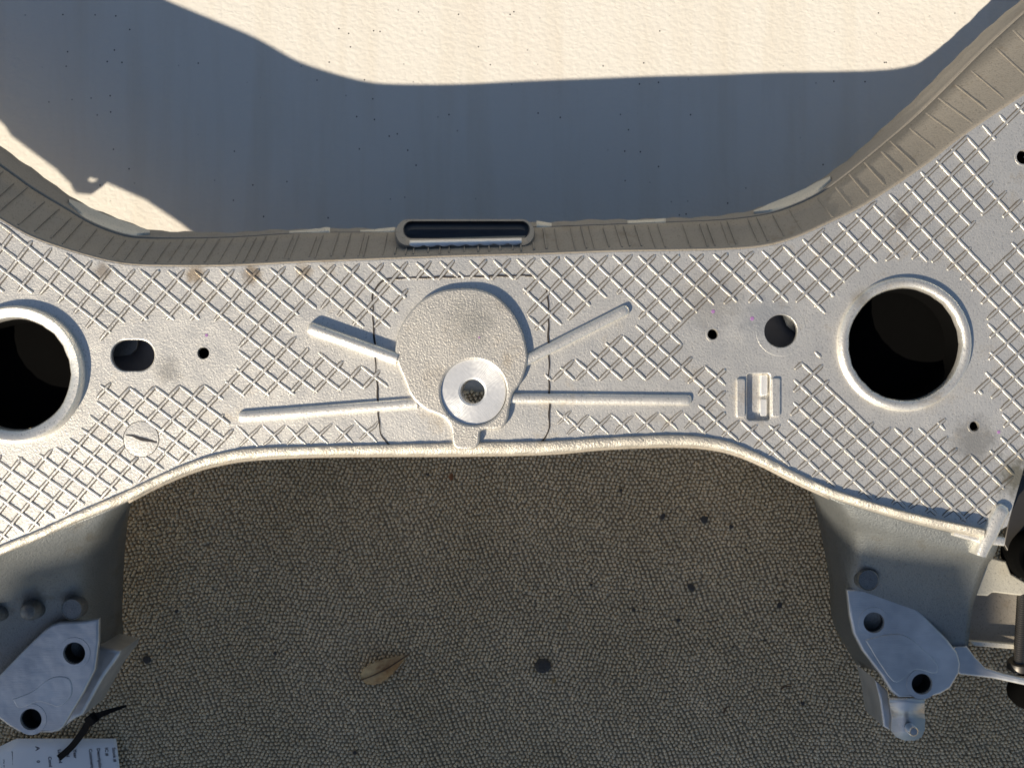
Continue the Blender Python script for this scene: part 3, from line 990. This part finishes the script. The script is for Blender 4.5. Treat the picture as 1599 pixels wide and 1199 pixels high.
bar('raised_bar', rrect(1151, 592, 1164, 652, 3, 4), 0, 0.0022, M['cast'], plate)
bar('raised_bar', rrect(1206, 591, 1219, 651, 3, 4), 0, 0.0020, M['cast'], plate)
bar('pocket_step', rrect(1189, 586, 1199, 618, 2, 3), 0.0062, 0.0035, M['machined'], plate, 0.0004)
bar('pocket_step', rrect(1188, 624, 1198, 650, 2, 3), 0.0062, 0.0035, M['machined'], plate, 0.0004)

# ---- round plugged ejector mark with its slit
c = P(221, 686)
lathe('plug_mark', [(27.5 * K, -0.0005), (27.2 * K, 0.00025), (26.4 * K, 0.0003), (0.0002, 0.0003)], c.x, c.y, H, M['cast'], plate, 48, 40)
lathe('plug_groove', [(28.4 * K, -0.0003), (28.3 * K, 0.0001), (27.3 * K, 0.0001), (27.2 * K, -0.0003)], c.x, c.y, H, M['dirt'], plate, 48, 40)
v_, f_ = ridge_geo([xy(x, y) for x, y in ((197, 679), (208, 680.5), (217, 684.5), (222, 686), (233, 688), (246, 691))], [(-0.0011, 0.0), (-0.0010, 0.0006), (0.0010, 0.0006), (0.0011, 0.0)], H,
                  lambda t: [0.5, 0.85, 1.15, 1.3, 1.0, 0.6][int(round(t * 5))])
mesh_obj('slit', v_, f_, M['slit'], plate)

for q in ((1114, 487, 3.0), (1175, 498, 3.2), (1560, 675, 2.6), (323, 524, 2.6), (749, 528, 1.5)):
    c = P(q[0], q[1])
    z0 = H + (BH if q[0] == 749 else 0)
    lathe('paint_dot', [(q[2] * K, 0.0), (q[2] * K * 0.9, 0.00028), (0.00005, 0.0003)], c.x, c.y, z0, M['purple'], plate, 10, 40)

# ---- slotted spout in the upper wall
st_o = rrect(617, 343, 836, 384, 20, 8)
st_i = rrect(630, 346, 828, 373, 13, 8)


def sp_dep(y):
    return 0.040 - (y - 343) / 41.0 * 0.026


cxm, cym = 726, 362
rows = [[P(x, y + 14 * max(0, (y - 343) / 41), sp_dep(y) + 0.016) for x, y in st_o],
        [P(x, y + 3, sp_dep(y) + 0.001) for x, y in st_o],
        [P(cxm + (x - cxm) * 0.985, y, sp_dep(y) - 0.001) for x, y in st_o],
        [P(x, y, sp_dep(y) - 0.001) for x, y in st_i],
        [P(cxm + (x - cxm) * 0.985, y + 1, sp_dep(y) + 0.004) for x, y in st_i]]
rows_in = [rows[-1],
        [P(cxm + (x - cxm) * 0.95, 366 + (y - 360) * 0.5, 0.033) for x, y in st_i],
        [P(cxm + (x - cxm) * 0.6, 366, 0.0335) for x, y in st_i]]
spout = loft('spout', rows, cast_metal('spout_skin', (0.34, 0.32, 0.29), 0.45, 0.5, 0.4, 0.4), root, closed=True, smooth=45)
M['cavity'] = plain('spout_cavity', (0.045, 0.05, 0.06), 0.7, 0.2, bump=0.3)  # shade inside the spout is put into this dark colour
loft('spout_cavity', rows_in, M['cavity'], spout, closed=True, smooth=45)
# scalloped bright lip below the opening
rw = [[], [], []]
for i in range(60):
    x = 640 + (815 - 640) * i / 59
    yb = 380 - (x - 640) * 0.022
    sc = abs(math.sin(i * math.pi / 7.4))
    rw[0].append(P(x, yb - 3, 0.0168))
    rw[1].append(P(x, yb + 1, 0.0140))
    rw[2].append(P(x, yb + 4 + 3 * sc, 0.0135))
loft('scalloped_lip', rw, M['machined'], spout, solid=0.0012)

# ------------------------------------------------------------------ legs
def leg_face(name, rows_px, mat, n=24):
    rows = []
    for r in rows_px:
        a = np.array(r, float)
        t = np.concatenate([[0], np.cumsum(np.linalg.norm(np.diff(a[:, :2], axis=0), axis=1))])
        t /= t[-1]
        s = np.linspace(0, 1, n)
        rows.append(np.stack([np.interp(s, t, a[:, c]) for c in range(3)], -1))
    # smooth down the leg
    R = np.array(rows)
    m = (len(rows) - 1) * 5 + 1
    out = []
    for u in np.linspace(0, len(rows) - 1, m):
        i = min(int(u), len(rows) - 2)
        w = u - i
        p0, p1, p2, p3 = R[max(i-1, 0)], R[i], R[i+1], R[min(i+2, len(rows)-1)]
        q = 0.5 * (2*p1 + (p2-p0)*w + (2*p0 - 5*p1 + 4*p2 - p3)*w*w + (3*p1 - p0 - 3*p2 + p3)*w**3)
        out.append([P(*v) for v in q])
    return loft(name, out, mat, root, solid=0.003, smooth=50)


legL = leg_face('leg', [
    [(-118, 912, 0.004), (0, 862, 0.004), (100, 822, 0.004), (170, 794, 0.004), (206, 776, 0.006), (212, 764, 0.012)],
    [(-122, 925, 0.008), (0, 875, 0.010), (90, 845, 0.011), (158, 823, 0.013), (190, 812, 0.035), (199, 800, 0.065)],
    [(-125, 945, 0.018), (0, 905, 0.024), (80, 880, 0.026), (136, 858, 0.028), (165, 856, 0.045), (194, 850, 0.085)],
    [(-128, 985, 0.036), (0, 945, 0.042), (70, 925, 0.045), (126, 905, 0.047), (155, 905, 0.065), (191, 900, 0.105)],
    [(-130, 1040, 0.055), (0, 1010, 0.058), (60, 985, 0.060), (124, 960, 0.062), (155, 962, 0.085), (189, 960, 0.13)],
    [(-130, 1090, 0.068), (0, 1070, 0.068), (60, 1050, 0.069), (130, 1020, 0.071), (160, 1015, 0.10), (188, 1008, 0.15)],
    [(-128, 1150, 0.075), (-20, 1130, 0.075), (40, 1110, 0.076), (105, 1085, 0.078), (135, 1075, 0.11), (150, 1055, 0.165)],
], M['cast_leg'])
legR = leg_face('leg', [
    [(1262, 752, 0.014), (1274, 764, 0.006), (1310, 781, 0.004), (1400, 808, 0.004), (1480, 828, 0.004), (1560, 846, 0.004)],
    [(1273, 775, 0.060), (1290, 788, 0.030), (1325, 806, 0.012), (1400, 830, 0.011), (1480, 850, 0.010), (1552, 866, 0.010)],
    [(1280, 810, 0.075), (1305, 820, 0.045), (1338, 836, 0.026), (1400, 855, 0.024), (1480, 872, 0.022), (1540, 884, 0.022)],
    [(1289, 852, 0.090), (1312, 862, 0.055), (1338, 872, 0.040), (1400, 890, 0.038), (1470, 905, 0.036), (1530, 912, 0.036)],
    [(1298, 905, 0.105), (1314, 915, 0.075), (1328, 922, 0.055), (1400, 935, 0.052), (1460, 948, 0.050), (1518, 950, 0.050)],
    [(1304, 972, 0.125), (1318, 980, 0.095), (1335, 985, 0.066), (1400, 995, 0.064), (1455, 1000, 0.062), (1512, 1000, 0.062)],
    [(1340, 1036, 0.145), (1352, 1040, 0.110), (1366, 1045, 0.074), (1410, 1050, 0.073), (1455, 1052, 0.073), (1504, 1045, 0.074)],
], M['cast_leg'])

# brackets
brL = [(-14, 1068), (0, 1053), (34, 1018), (67.5, 985), (80, 976), (92, 971.5), (135, 969), (155, 966), (154.5, 1003), (149, 1046), (132, 1080), (99, 1136), (92, 1142), (80, 1145), (30, 1144), (13, 1134), (-4, 1121), (-14, 1104)]
b1 = slab('bracket', brL, [circle(116.5, 1020, 16.5, n=32), circle(49, 1123, 16, n=32)], 0.052, 0.006, 0.0022, M['bracket'], legL, 60)
slab('bracket_web', [(150, 1008), (189, 1016), (187, 1024), (163, 1057), (130, 1117), (118, 1122), (96, 1138), (110, 1090)], [], 0.085, 0.05, 0.003, M['bracket'], legL, 60)
brR = [(1323, 921), (1383, 918.5), (1407, 928), (1434, 951.5), (1481, 999), (1496, 1019), (1501, 1036), (1499, 1052), (1485, 1075), (1470, 1084), (1456, 1088), (1404, 1090), (1392, 1080), (1377, 1056), (1346.5, 1016), (1333, 989), (1327, 960)]
b2 = slab('bracket', brR, [circle(1365, 972, 15.5, n=32), circle(1440, 1068, 15.5, n=32)], 0.052, 0.006, 0.0022, M['bracket'], legR, 60)
for b_, hs in ((b1, ((116.5, 1020, 16.5), (49, 1123, 16))), (b2, ((1365, 972, 15.5), (1440, 1068, 15.5)))):
    pr = legL if b_ is b1 else legR
    for hx, hy, hr in hs:
        c = P(hx, hy, 0.052)
        s_ = c.x / ((hx - 800) * K)
        lathe('bolt_bore', [(hr * K * s_, -0.0022), (hr * K * s_, -0.020), (0.0003, -0.020)], c.x, c.y, c.z, M['rod'], pr, 28, 40)
        lathe('bore_land', [((hr + 9) * K * s_, -0.001), ((hr + 8.3) * K * s_, 0.0004), ((hr + 0.8) * K * s_, 0.0004), (hr * K * s_, -0.0010)], c.x, c.y, c.z, M['bracket'], pr, 36, 40)
# pressed swage on each bracket
for pr, pts in ((legL, [(20, 1092), (50, 1080), (82, 1058), (108, 1060), (112, 1085), (92, 1104), (78, 1100), (60, 1096), (30, 1106)]), (legR, [(1352, 1000), (1380, 992), (1412, 992), (1440, 1012), (1466, 1040), (1462, 1052), (1430, 1046), (1400, 1066), (1378, 1042)])):
    cc = catmull(pts + pts[:1], 40)[:-1]
    slab('swage', [tuple(p[:2]) for p in cc], [], 0.0512, 0.002, 0.0008, M['bracket'], pr, 60)

# foot with stud, right leg
rows = [[P(1388, 1090, 0.054), P(1443, 1090, 0.054)], [P(1389, 1096, 0.053), P(1443, 1096, 0.053)], [P(1391, 1112, 0.066), P(1443, 1112, 0.066)], [P(1392, 1121, 0.068), P(1444, 1121, 0.068)],
        [P(1391, 1140, 0.067), P(1443, 1140, 0.067)], [P(1399, 1150, 0.067), P(1438, 1150, 0.067)], [P(1412, 1155, 0.067), P(1428, 1155, 0.067)]]
loft('foot_tab', rows, M['bracket'], legR, solid=0.004, smooth=30)
slab('foot_web', [(1366, 1060), (1388, 1078), (1394, 1110), (1392, 1142), (1380, 1135), (1374, 1092)], [], 0.07, 0.05, 0.002, M['bracket'], legR, 60)
c = P(1420, 1136, 0.065)
pf = [(0.0042, 0.0)]
for i in range(9):
    pf += [(0.0042, 0.0008 + i * 0.0011), (0.0035, 0.0008 + i * 0.0011 + 0.00055)]
pf += [(0.003, 0.0112), (0.0001, 0.0114)]
lathe('stud', pf, c.x, c.y, c.z, M['steel'], legR, 20, 30)
# hidden feet that carry the casting on the ground
for fx, fy, pr in ((40, 1060, legL), (1425, 1030, legR)):
    rows = []
    for dp, sc in ((0.07, 1.0), (0.12, 0.8), (0.1765, 0.7)):
        s0 = CAM_D / (CAM_D + dp) * (CAM_D + 0.06) / CAM_D
        rows.append([P(800 + (x - 800) * s0, 600 + (y - 600) * s0, dp) for x, y in circle(fx, fy, 46 * sc, 30 * sc, n=24)])
    rows.append([P(*[(800 + (fx - 800) * s0), (600 + (fy - 600) * s0)], 0.1766)] * 24)
    loft('foot', rows, M['cast_leg'], pr, closed=True)

# cast round bosses and bolt heads on the legs
for cx_, cy_, r_, dp, pr, kind in ((117, 949, 17, 0.053, legL, 0), (51, 952, 13, 0.046, legL, 1), (-1, 957, 11, 0.044, legL, 1), (1353, 904, 17, 0.046, legR, 0)):
    c = P(cx_, cy_, dp)
    s_ = K * 1.06
    if kind == 0:
        prof = [(r_ * s_ * 1.02, -0.006), (r_ * s_, 0.0055), (r_ * s_ * 0.93, 0.0068), (r_ * s_ * 0.86, 0.0060), (r_ * s_ * 0.55, 0.0058), (0.0002, 0.0062)]
    else:
        prof = [(r_ * s_ * 1.25, -0.006), (r_ * s_ * 1.2, 0.003), (r_ * s_ * 1.02, 0.0042), (r_ * s_ * 0.95, 0.0085), (r_ * s_ * 0.75, 0.0100), (0.0002, 0.0105)]
    lathe('leg_boss', prof, c.x, c.y, c.z, M['cast_leg'], pr, 30, 45)

# lug crossing the lip at the right end
lug = [(1567, 790), (1556, 808), (1545, 832), (1534, 856), (1530, 868)]
v_, f_ = ridge_geo([xy(*p) for p in catmull(lug, 14)], round_prof(0.0062, 0.0075, 0.012), H - 0.001, lambda t: 0.75 + 0.25 * math.sin(min(1, (1 - t) * 1.4) * 1.57) if t > 0.02 else 0.6)
mesh_obj('lug', v_, f_, M['cast'], root, 45)
v_, f_ = ridge_geo([xy(*p) for p in catmull([(1490, 830), (1535, 842), (1568, 846)], 10)], round_prof(0.0035, 0.003, 0.008), H - 0.0012, None)
mesh_obj('lug_bar', v_, f_, M['cast'], root, 45)
v_, f_ = ridge_geo([xy(*p) for p in ((1508, 833), (1500, 840), (1494, 846))], round_prof(0.0012, 0.002, 0.004), H - 0.008, None)
mesh_obj('lug_rib', v_, f_, M['cast_leg'], root, 45)

# parts at the right edge: side arm, beam, panel, threaded rod, rubber bush
rb = slab('side_beam', [(1500, 922), (1524, 882), (1535, 868), (1572, 876), (1580, 896), (1600, 908), (1680, 912), (1690, 935), (1599, 931), (1556, 926), (1550, 926), (1543, 931), (1508, 929)], [], 0.045, 0.012, 0.0015, cast_metal('beam_skin', (0.58, 0.55, 0.46), 0.4, 0.5, 0.4, 0.4), root, 60)
slab('side_web', [(1505, 925), (1700, 930), (1700, 1012), (1512, 1004)], [], 0.083, 0.003, 0.0005, M['cast_wall'], root)
slab('side_ledge', [(1515, 1001), (1590, 1006), (1700, 1010), (1700, 1020), (1588, 1014), (1522, 1009)], [], 0.070, 0.006, 0.0008, M['pad'], root)
v_ = []
arm = slab('side_arm', [(1488, 1010), (1511, 1009), (1524, 1026), (1540, 1043), (1568, 1052), (1599, 1059), (1700, 1076), (1700, 1094), (1599, 1070), (1552, 1060), (1500, 1054), (1490, 1048)], [], 0.060, 0.010, 0.002, M['bracket'], root, 60)
c = P(1603, 1080, 0.085)
lathe('rubber_bush', [(0.0001, 0.012), (0.009, 0.012), (0.0135, 0.009), (0.0145, 0.0), (0.0135, -0.008), (0.004, -0.012)], c.x, c.y, c.z, M['rubber_void'], arm, 32, 50)
# threaded rod standing nearly along the view, leaning down the picture
A0, A1 = P(1598, 925, 0.048), P(1591, 1042, 0.072)
ax = (A1 - A0).normalized()
e1 = ax.cross(Vector((0, 0, 1))).normalized()
e2 = ax.cross(e1)
rows = []
for i in range(70):
    r_ = 0.0042 + (0.0005 if i % 2 else -0.0003)
    q = A0.lerp(A1, i / 69)
    rows.append([q + e1 * r_ * math.cos(2*math.pi*j/16) + e2 * r_ * math.sin(2*math.pi*j/16) for j in range(16)])
loft('threaded_rod', rows, M['rod'], root, closed=True, smooth=20)
rows = [[A1 + ax * dz + e1 * r_ * math.cos(2*math.pi*j/20) + e2 * r_ * math.sin(2*math.pi*j/20) for j in range(20)] for dz, r_ in ((-0.006, 0.0045), (-0.006, 0.0085), (-0.003, 0.0095), (0.0, 0.0095), (0.001, 0.004))]
loft('rod_washer', rows, M['rod'], root, closed=True, smooth=30)
# dark curved bush at the right end and the shaded flange behind it
c = P(1622, 868, 0.035)
lathe('end_bush', [(0.022, -0.02), (0.022, 0.004), (0.019, 0.007), (0.015, 0.006), (0.012, 0.001), (0.0002, 0.0)], c.x, c.y, c.z, M['rubber_void'], root, 40, 50)
slab('end_flange', [(1590, 700), (1660, 660), (1720, 700), (1720, 905), (1600, 905), (1568, 850), (1578, 800)], [], 0.042, 0.005, 0.001, M['rod'], root)

# ------------------------------------------------------------------ paper tag and cable tie
tag = empty('paper_tag', P(95, 1190, H - 0.010))
thing(tag, 'white printed parts tag on the carpet beside the left bracket', 'tag')
TD = 0.170


def tag_pt(px, py):
    curl = 0.0
    if px < 26:
        curl = (26 - px) * 0.00022
    d_ = TD + curl - 0.004 * math.sin(max(0, min(1, (px - 26) / 160)) * math.pi)
    yy = py if px >= 26 else py + (26 - px) * 0.47
    return P(px, yy, d_)


def child_world(o, parent):
    o.parent = parent
    o.matrix_parent_inverse = Matrix.Translation(parent.location).inverted()
    return o


rows = []
for py in np.linspace(1153, 1330, 12):
    rows.append([tag_pt(px + (py - 1153) * 0.12, py) for px in np.linspace(-60, 182, 40)])
card = loft('card', rows, M['tag'], None, solid=0.0004, smooth=60)
child_world(card, tag)


def text_mesh(txt, px, py, size_px):
    cu = bpy.data.curves.new('print', 'FONT')
    cu.body = txt
    cu.size = size_px * K * 1.2 * 1.38
    cu.resolution_u = 2
    cu.offset = 0.00010
    tmp = bpy.data.objects.new('print', cu)
    col.objects.link(tmp)
    dg = bpy.context.evaluated_depsgraph_get()
    me = bpy.data.meshes.new_from_object(tmp.evaluated_get(dg))
    bpy.data.objects.remove(tmp)
    base = tag_pt(px, py)
    rot = Matrix.Rotation(math.radians(-84), 4, 'Z')
    me.transform(Matrix.Translation(base + Vector((0, 0, 0.0006))) @ rot)
    me.materials.clear()
    me.materials.append(M['ink'])
    o = bpy.data.objects.new('print', me)
    col.objects.link(o)
    child_world(o, tag)


for t_, px_, py_, s_ in (('Stock #', 176, 1167, 5.2), ('IC #', 164.5, 1167, 5.2), ('Description', 152, 1168, 5.2), ('Comments', 139.5, 1169, 5.2), ('Year', 115, 1170, 5.2), ('VIN', 103.5, 1170, 5.2),
                         ('Loaded', 91, 1170, 5.2), ('Cond', 76, 1181, 5.2), ('A', 56, 1165, 7.5), ('0', 58, 1187, 5.6), ('Stock #', 19, 1169, 5.2), ('IC #', 6, 1176, 5.2)):
    text_mesh(t_, px_, py_, s_)

tie = empty('cable_tie', P(144, 1123, 0.13))
thing(tie, 'black cable tie looped through the paper tag, its tail sticking out', 'cable tie')
tp = catmull([(93, 1183, 0.1640), (112, 1166, 0.155), (130, 1143, 0.138), (144, 1123, 0.122), (170, 1111, 0.116), (198, 1102, 0.120)], 40)
vv, ff = [], []
for i, q in enumerate(tp):
    c0 = P(*q)
    a, b = P(*tp[max(i-1, 0)]), P(*tp[min(i+1, 39)])
    t = (b - a).normalized()
    sd = t.cross(Vector((0, 0, 1))).normalized()
    up_ = sd.cross(t)
    hw = 0.0030 if i < 24 else 0.0030 - (i - 24) * 0.00014
    for o_, h2 in ((-hw, -0.0007), (hw, -0.0007), (hw, 0.0007), (-hw, 0.0007)):
        vv.append(c0 + sd * o_ + up_ * h2)
    if i:
        for k_ in range(4):
            ff.append(((i-1)*4 + k_, (i-1)*4 + (k_+1) % 4, i*4 + (k_+1) % 4, i*4 + k_))
ff += [(3, 2, 1, 0), (156, 157, 158, 159)]
child_world(mesh_obj('strap', vv, ff, M['nylon'], None, 30), tie)
hb = P(144, 1123, 0.121)
t = (P(*tp[26]) - P(*tp[20])).normalized()
sd = t.cross(Vector((0, 0, 1))).normalized()
up_ = sd.cross(t)
vv = [hb + t * a * 0.0058 + sd * b * 0.0046 + up_ * c_ * 0.0032 for a in (-1, 1) for b in (-1, 1) for c_ in (-1, 1)]
hd = mesh_obj('head', vv, [(0, 1, 3, 2), (4, 6, 7, 5), (0, 4, 5, 1), (2, 3, 7, 6), (0, 2, 6, 4), (1, 5, 7, 3)], M['nylon'], None)
bv = hd.modifiers.new('edge', 'BEVEL')
bv.width = 0.0012
bv.segments = 2
child_world(hd, tie)

# ------------------------------------------------------------------ leaf, pebble and bits on the carpet
GD = H - CZ - 0.0022


def leaf():
    a, b = P(565, 1061, GD), P(636, 1023, GD)
    ax_ = b - a
    L_ = ax_.length
    t = ax_.normalized()
    sd = Vector((-t.y, t.x, 0))
    n, m = 22, 9
    rows = []
    for i in range(n):
        u = i / (n - 1)
        w = 0.0125 * (math.sin(math.pi * min(1, u ** 0.72)) ** 0.8) * (1 - 0.35 * u) + 0.0004
        w *= 1 + 0.08 * math.sin(i * 2.1)
        r = []
        for j in range(m):
            s = (j / (m - 1) - 0.5) * 2
            fold = abs(s + 0.15) ** 1.5 * 0.006 * math.sin(math.pi * u)
            r.append(a + t * (L_ * u) + sd * (w * s * 0.92) + Vector((0, 0, 0.0012 + fold + 0.0018 * math.sin(u * 5 + s) * (0.4 + 0.6 * abs(s)))))
        rows.append(r)
    lf = loft('leaf_blade', rows, M['leaf'], None, solid=0.0003, smooth=60)
    e = empty('dry_leaf', a)
    thing(e, 'dry curled brown leaf lying on the carpet', 'leaf')
    child_world(lf, e)
    vv, ff = [], []
    for i in range(12):
        u = -0.02 + 1.08 * i / 11
        c0 = a + t * (L_ * u) + sd * (-0.0017 * math.sin(math.pi * max(0, min(1, u)))) + Vector((0, 0, 0.0022 + 0.0012 * math.sin(u * 5)))
        for k_ in range(5):
            an = 2 * math.pi * k_ / 5
            vv.append(c0 + sd * 0.0005 * math.cos(an) + Vector((0, 0, 0.0005 * math.sin(an))))
        if i:
            for k_ in range(5):
                ff.append(((i-1)*5 + k_, (i-1)*5 + (k_+1) % 5, i*5 + (k_+1) % 5, i*5 + k_))
    child_world(mesh_obj('midrib', vv, ff, M['twig'], None, 60), e)


leaf()


def lump(name, px, py, r_px, mat, flat=0.6, label=None, cat=None, group=None, ecc=1.0, rot=0.0):
    bm = bmesh.new()
    bmesh.ops.create_icosphere(bm, subdivisions=2 if r_px > 5 else 1, radius=1.0)
    c = P(px, py, GD)
    r = r_px * K * 1.2
    for v in bm.verts:
        f_ = 1 + random.uniform(-0.25, 0.25)
        x_, y_ = v.co.x * r * f_ * ecc, v.co.y * r * f_ / ecc
        v.co = Vector((x_ * math.cos(rot) - y_ * math.sin(rot), x_ * math.sin(rot) + y_ * math.cos(rot), v.co.z * r * flat * f_ + r * flat * 0.6))
    me = bpy.data.meshes.new(name)
    bm.to_mesh(me)
    bm.free()
    me.materials.append(mat)
    o = bpy.data.objects.new(name, me)
    o.location = c
    link(o)
    thing(o, label, cat, group)


lump('pebble', 848, 1038, 11.5, M['pebble'], 0.5, 'largest dark pebble on the carpet, right of the leaf', 'pebble', ecc=1.05)
lump('tan_crumb', 866, 1063, 4.5, M['crumb_tan'], 0.5, 'small tan crumb just below the largest dark pebble', 'crumb')
CRUMB = {(1035, 806): 'dark crumb, leftmost of three in a row below the right half of the casting', (1100, 811): 'dark crumb, middle of three in a row below the right half of the casting',
         (1142, 822): 'dark crumb, rightmost of three in a row below the right half of the casting', (1080, 917): 'dark crumb alone in the middle of the carpet, towards the right leg',
         (1217, 945): 'dark crumb on the carpet nearest the right leg', (230, 1030): 'dark crumb on the carpet nearest the left bracket', (276, 954): 'small dark crumb on the carpet above the one by the left bracket',
         (430, 1020): 'small dark crumb on the carpet left of the dry leaf', (555, 1175): 'small dark crumb at the bottom edge below the dry leaf', (1254, 1098): 'small dark crumb left of the threaded foot of the right leg'}
for q in ((1035, 806, 5), (1100, 811, 6), (1142, 822, 4), (1080, 917, 6), (1217, 945, 5), (230, 1030, 6.5), (276, 954, 3.5), (924, 913, 3), (990, 952, 3), (1060, 968, 3.5), (1165, 858, 2.5), (1007, 950, 2),
          (668, 741, 3), (970, 766, 3), (685, 861, 2), (803, 846, 2), (1254, 1098, 3.5), (555, 1175, 4), (1195, 1000, 2.5), (1145, 1010, 2.2), (430, 1020, 3.5), (531, 862, 2)):
    lump('dirt_crumb', q[0], q[1], q[2], M['pebble'], 0.5, CRUMB.get(q[:2], 'tiny dark speck of dirt on the carpet between the legs'), 'crumb', 'dark crumbs scattered on the carpet', ecc=random.uniform(0.8, 1.25), rot=random.uniform(0, 3))
lump('leaf_scrap', 705, 745, 5, plain('rust_scrap', (0.20, 0.08, 0.03), 0.8), 0.3, 'reddish brown scrap on the carpet under the centre of the casting', 'scrap', ecc=0.8)


def twig(px0, py0, px1, py1, label):
    a, b = P(px0, py0, GD - 0.001), P(px1, py1, GD - 0.001)
    vv, ff = [], []
    t = (b - a).normalized()
    sd = Vector((-t.y, t.x, 0))
    for i in range(7):
        u = i / 6
        c0 = a.lerp(b, u) + sd * 0.0012 * math.sin(u * 4) + Vector((0, 0, 0.001))
        r = 0.0011 * (1 - 0.5 * u)
        for k_ in range(6):
            an = 2 * math.pi * k_ / 6
            vv.append(c0 + sd * r * math.cos(an) + Vector((0, 0, r * math.sin(an))))
        if i:
            for k_ in range(6):
                ff.append(((i-1)*6 + k_, (i-1)*6 + (k_+1) % 6, i*6 + (k_+1) % 6, i*6 + k_))
    ff += [(5, 4, 3, 2, 1, 0), tuple(range(36, 42))]
    thing(mesh_obj('twig', vv, ff, M['twig'], None, 60), label, 'twig')


twig(1219, 1076, 1236, 1070, 'short dry twig on the carpet, the one nearer the right leg')
twig(1131, 1113, 1137, 1101, 'short dry twig on the carpet, the one nearer the bottom edge')

# ------------------------------------------------------------------ what shades the near side: an added blocker, out of view, in place of the photographer
def sun_blocker():
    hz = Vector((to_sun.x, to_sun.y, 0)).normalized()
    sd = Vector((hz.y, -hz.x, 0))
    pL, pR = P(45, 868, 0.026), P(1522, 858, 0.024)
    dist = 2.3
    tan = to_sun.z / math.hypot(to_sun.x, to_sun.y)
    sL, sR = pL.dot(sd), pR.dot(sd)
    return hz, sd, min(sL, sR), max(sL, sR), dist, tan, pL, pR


hz, sd, s0, s1, dist, tan, pL, pR = sun_blocker()
# the added blocker's upper rim is set to throw the shade line across both legs
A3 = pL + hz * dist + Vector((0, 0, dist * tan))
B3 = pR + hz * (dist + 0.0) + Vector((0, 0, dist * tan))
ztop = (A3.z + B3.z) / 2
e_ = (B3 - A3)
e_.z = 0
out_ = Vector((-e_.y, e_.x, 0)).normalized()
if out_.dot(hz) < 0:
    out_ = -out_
blocker_o = empty('added_sun_blocker', ((A3 + B3) / 2 + out_ * 0.2).xy.to_3d())
thing(blocker_o, 'tall plank box added out of view to shade the carpet and legs', 'sun_blocker')
M['wood'] = plain('blocker_wood', (0.34, 0.24, 0.14), 0.7, 0, 0.25, 20)


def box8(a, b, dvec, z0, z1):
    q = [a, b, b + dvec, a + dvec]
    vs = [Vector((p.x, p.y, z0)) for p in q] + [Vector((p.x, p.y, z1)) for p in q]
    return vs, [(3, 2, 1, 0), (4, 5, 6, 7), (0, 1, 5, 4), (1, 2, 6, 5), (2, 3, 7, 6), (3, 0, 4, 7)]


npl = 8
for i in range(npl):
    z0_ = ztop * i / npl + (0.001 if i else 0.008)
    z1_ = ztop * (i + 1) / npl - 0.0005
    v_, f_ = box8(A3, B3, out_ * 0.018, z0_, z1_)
    child_world(mesh_obj('plank', v_, f_, M['wood'], None), blocker_o)
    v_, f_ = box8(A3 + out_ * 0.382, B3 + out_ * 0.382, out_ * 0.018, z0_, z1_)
    child_world(mesh_obj('plank', v_, f_, M['wood'], None), blocker_o)
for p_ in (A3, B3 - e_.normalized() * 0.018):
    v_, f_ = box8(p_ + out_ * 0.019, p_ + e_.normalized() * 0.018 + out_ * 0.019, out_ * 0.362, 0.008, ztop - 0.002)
    child_world(mesh_obj('side', v_, f_, M['wood'], None), blocker_o)
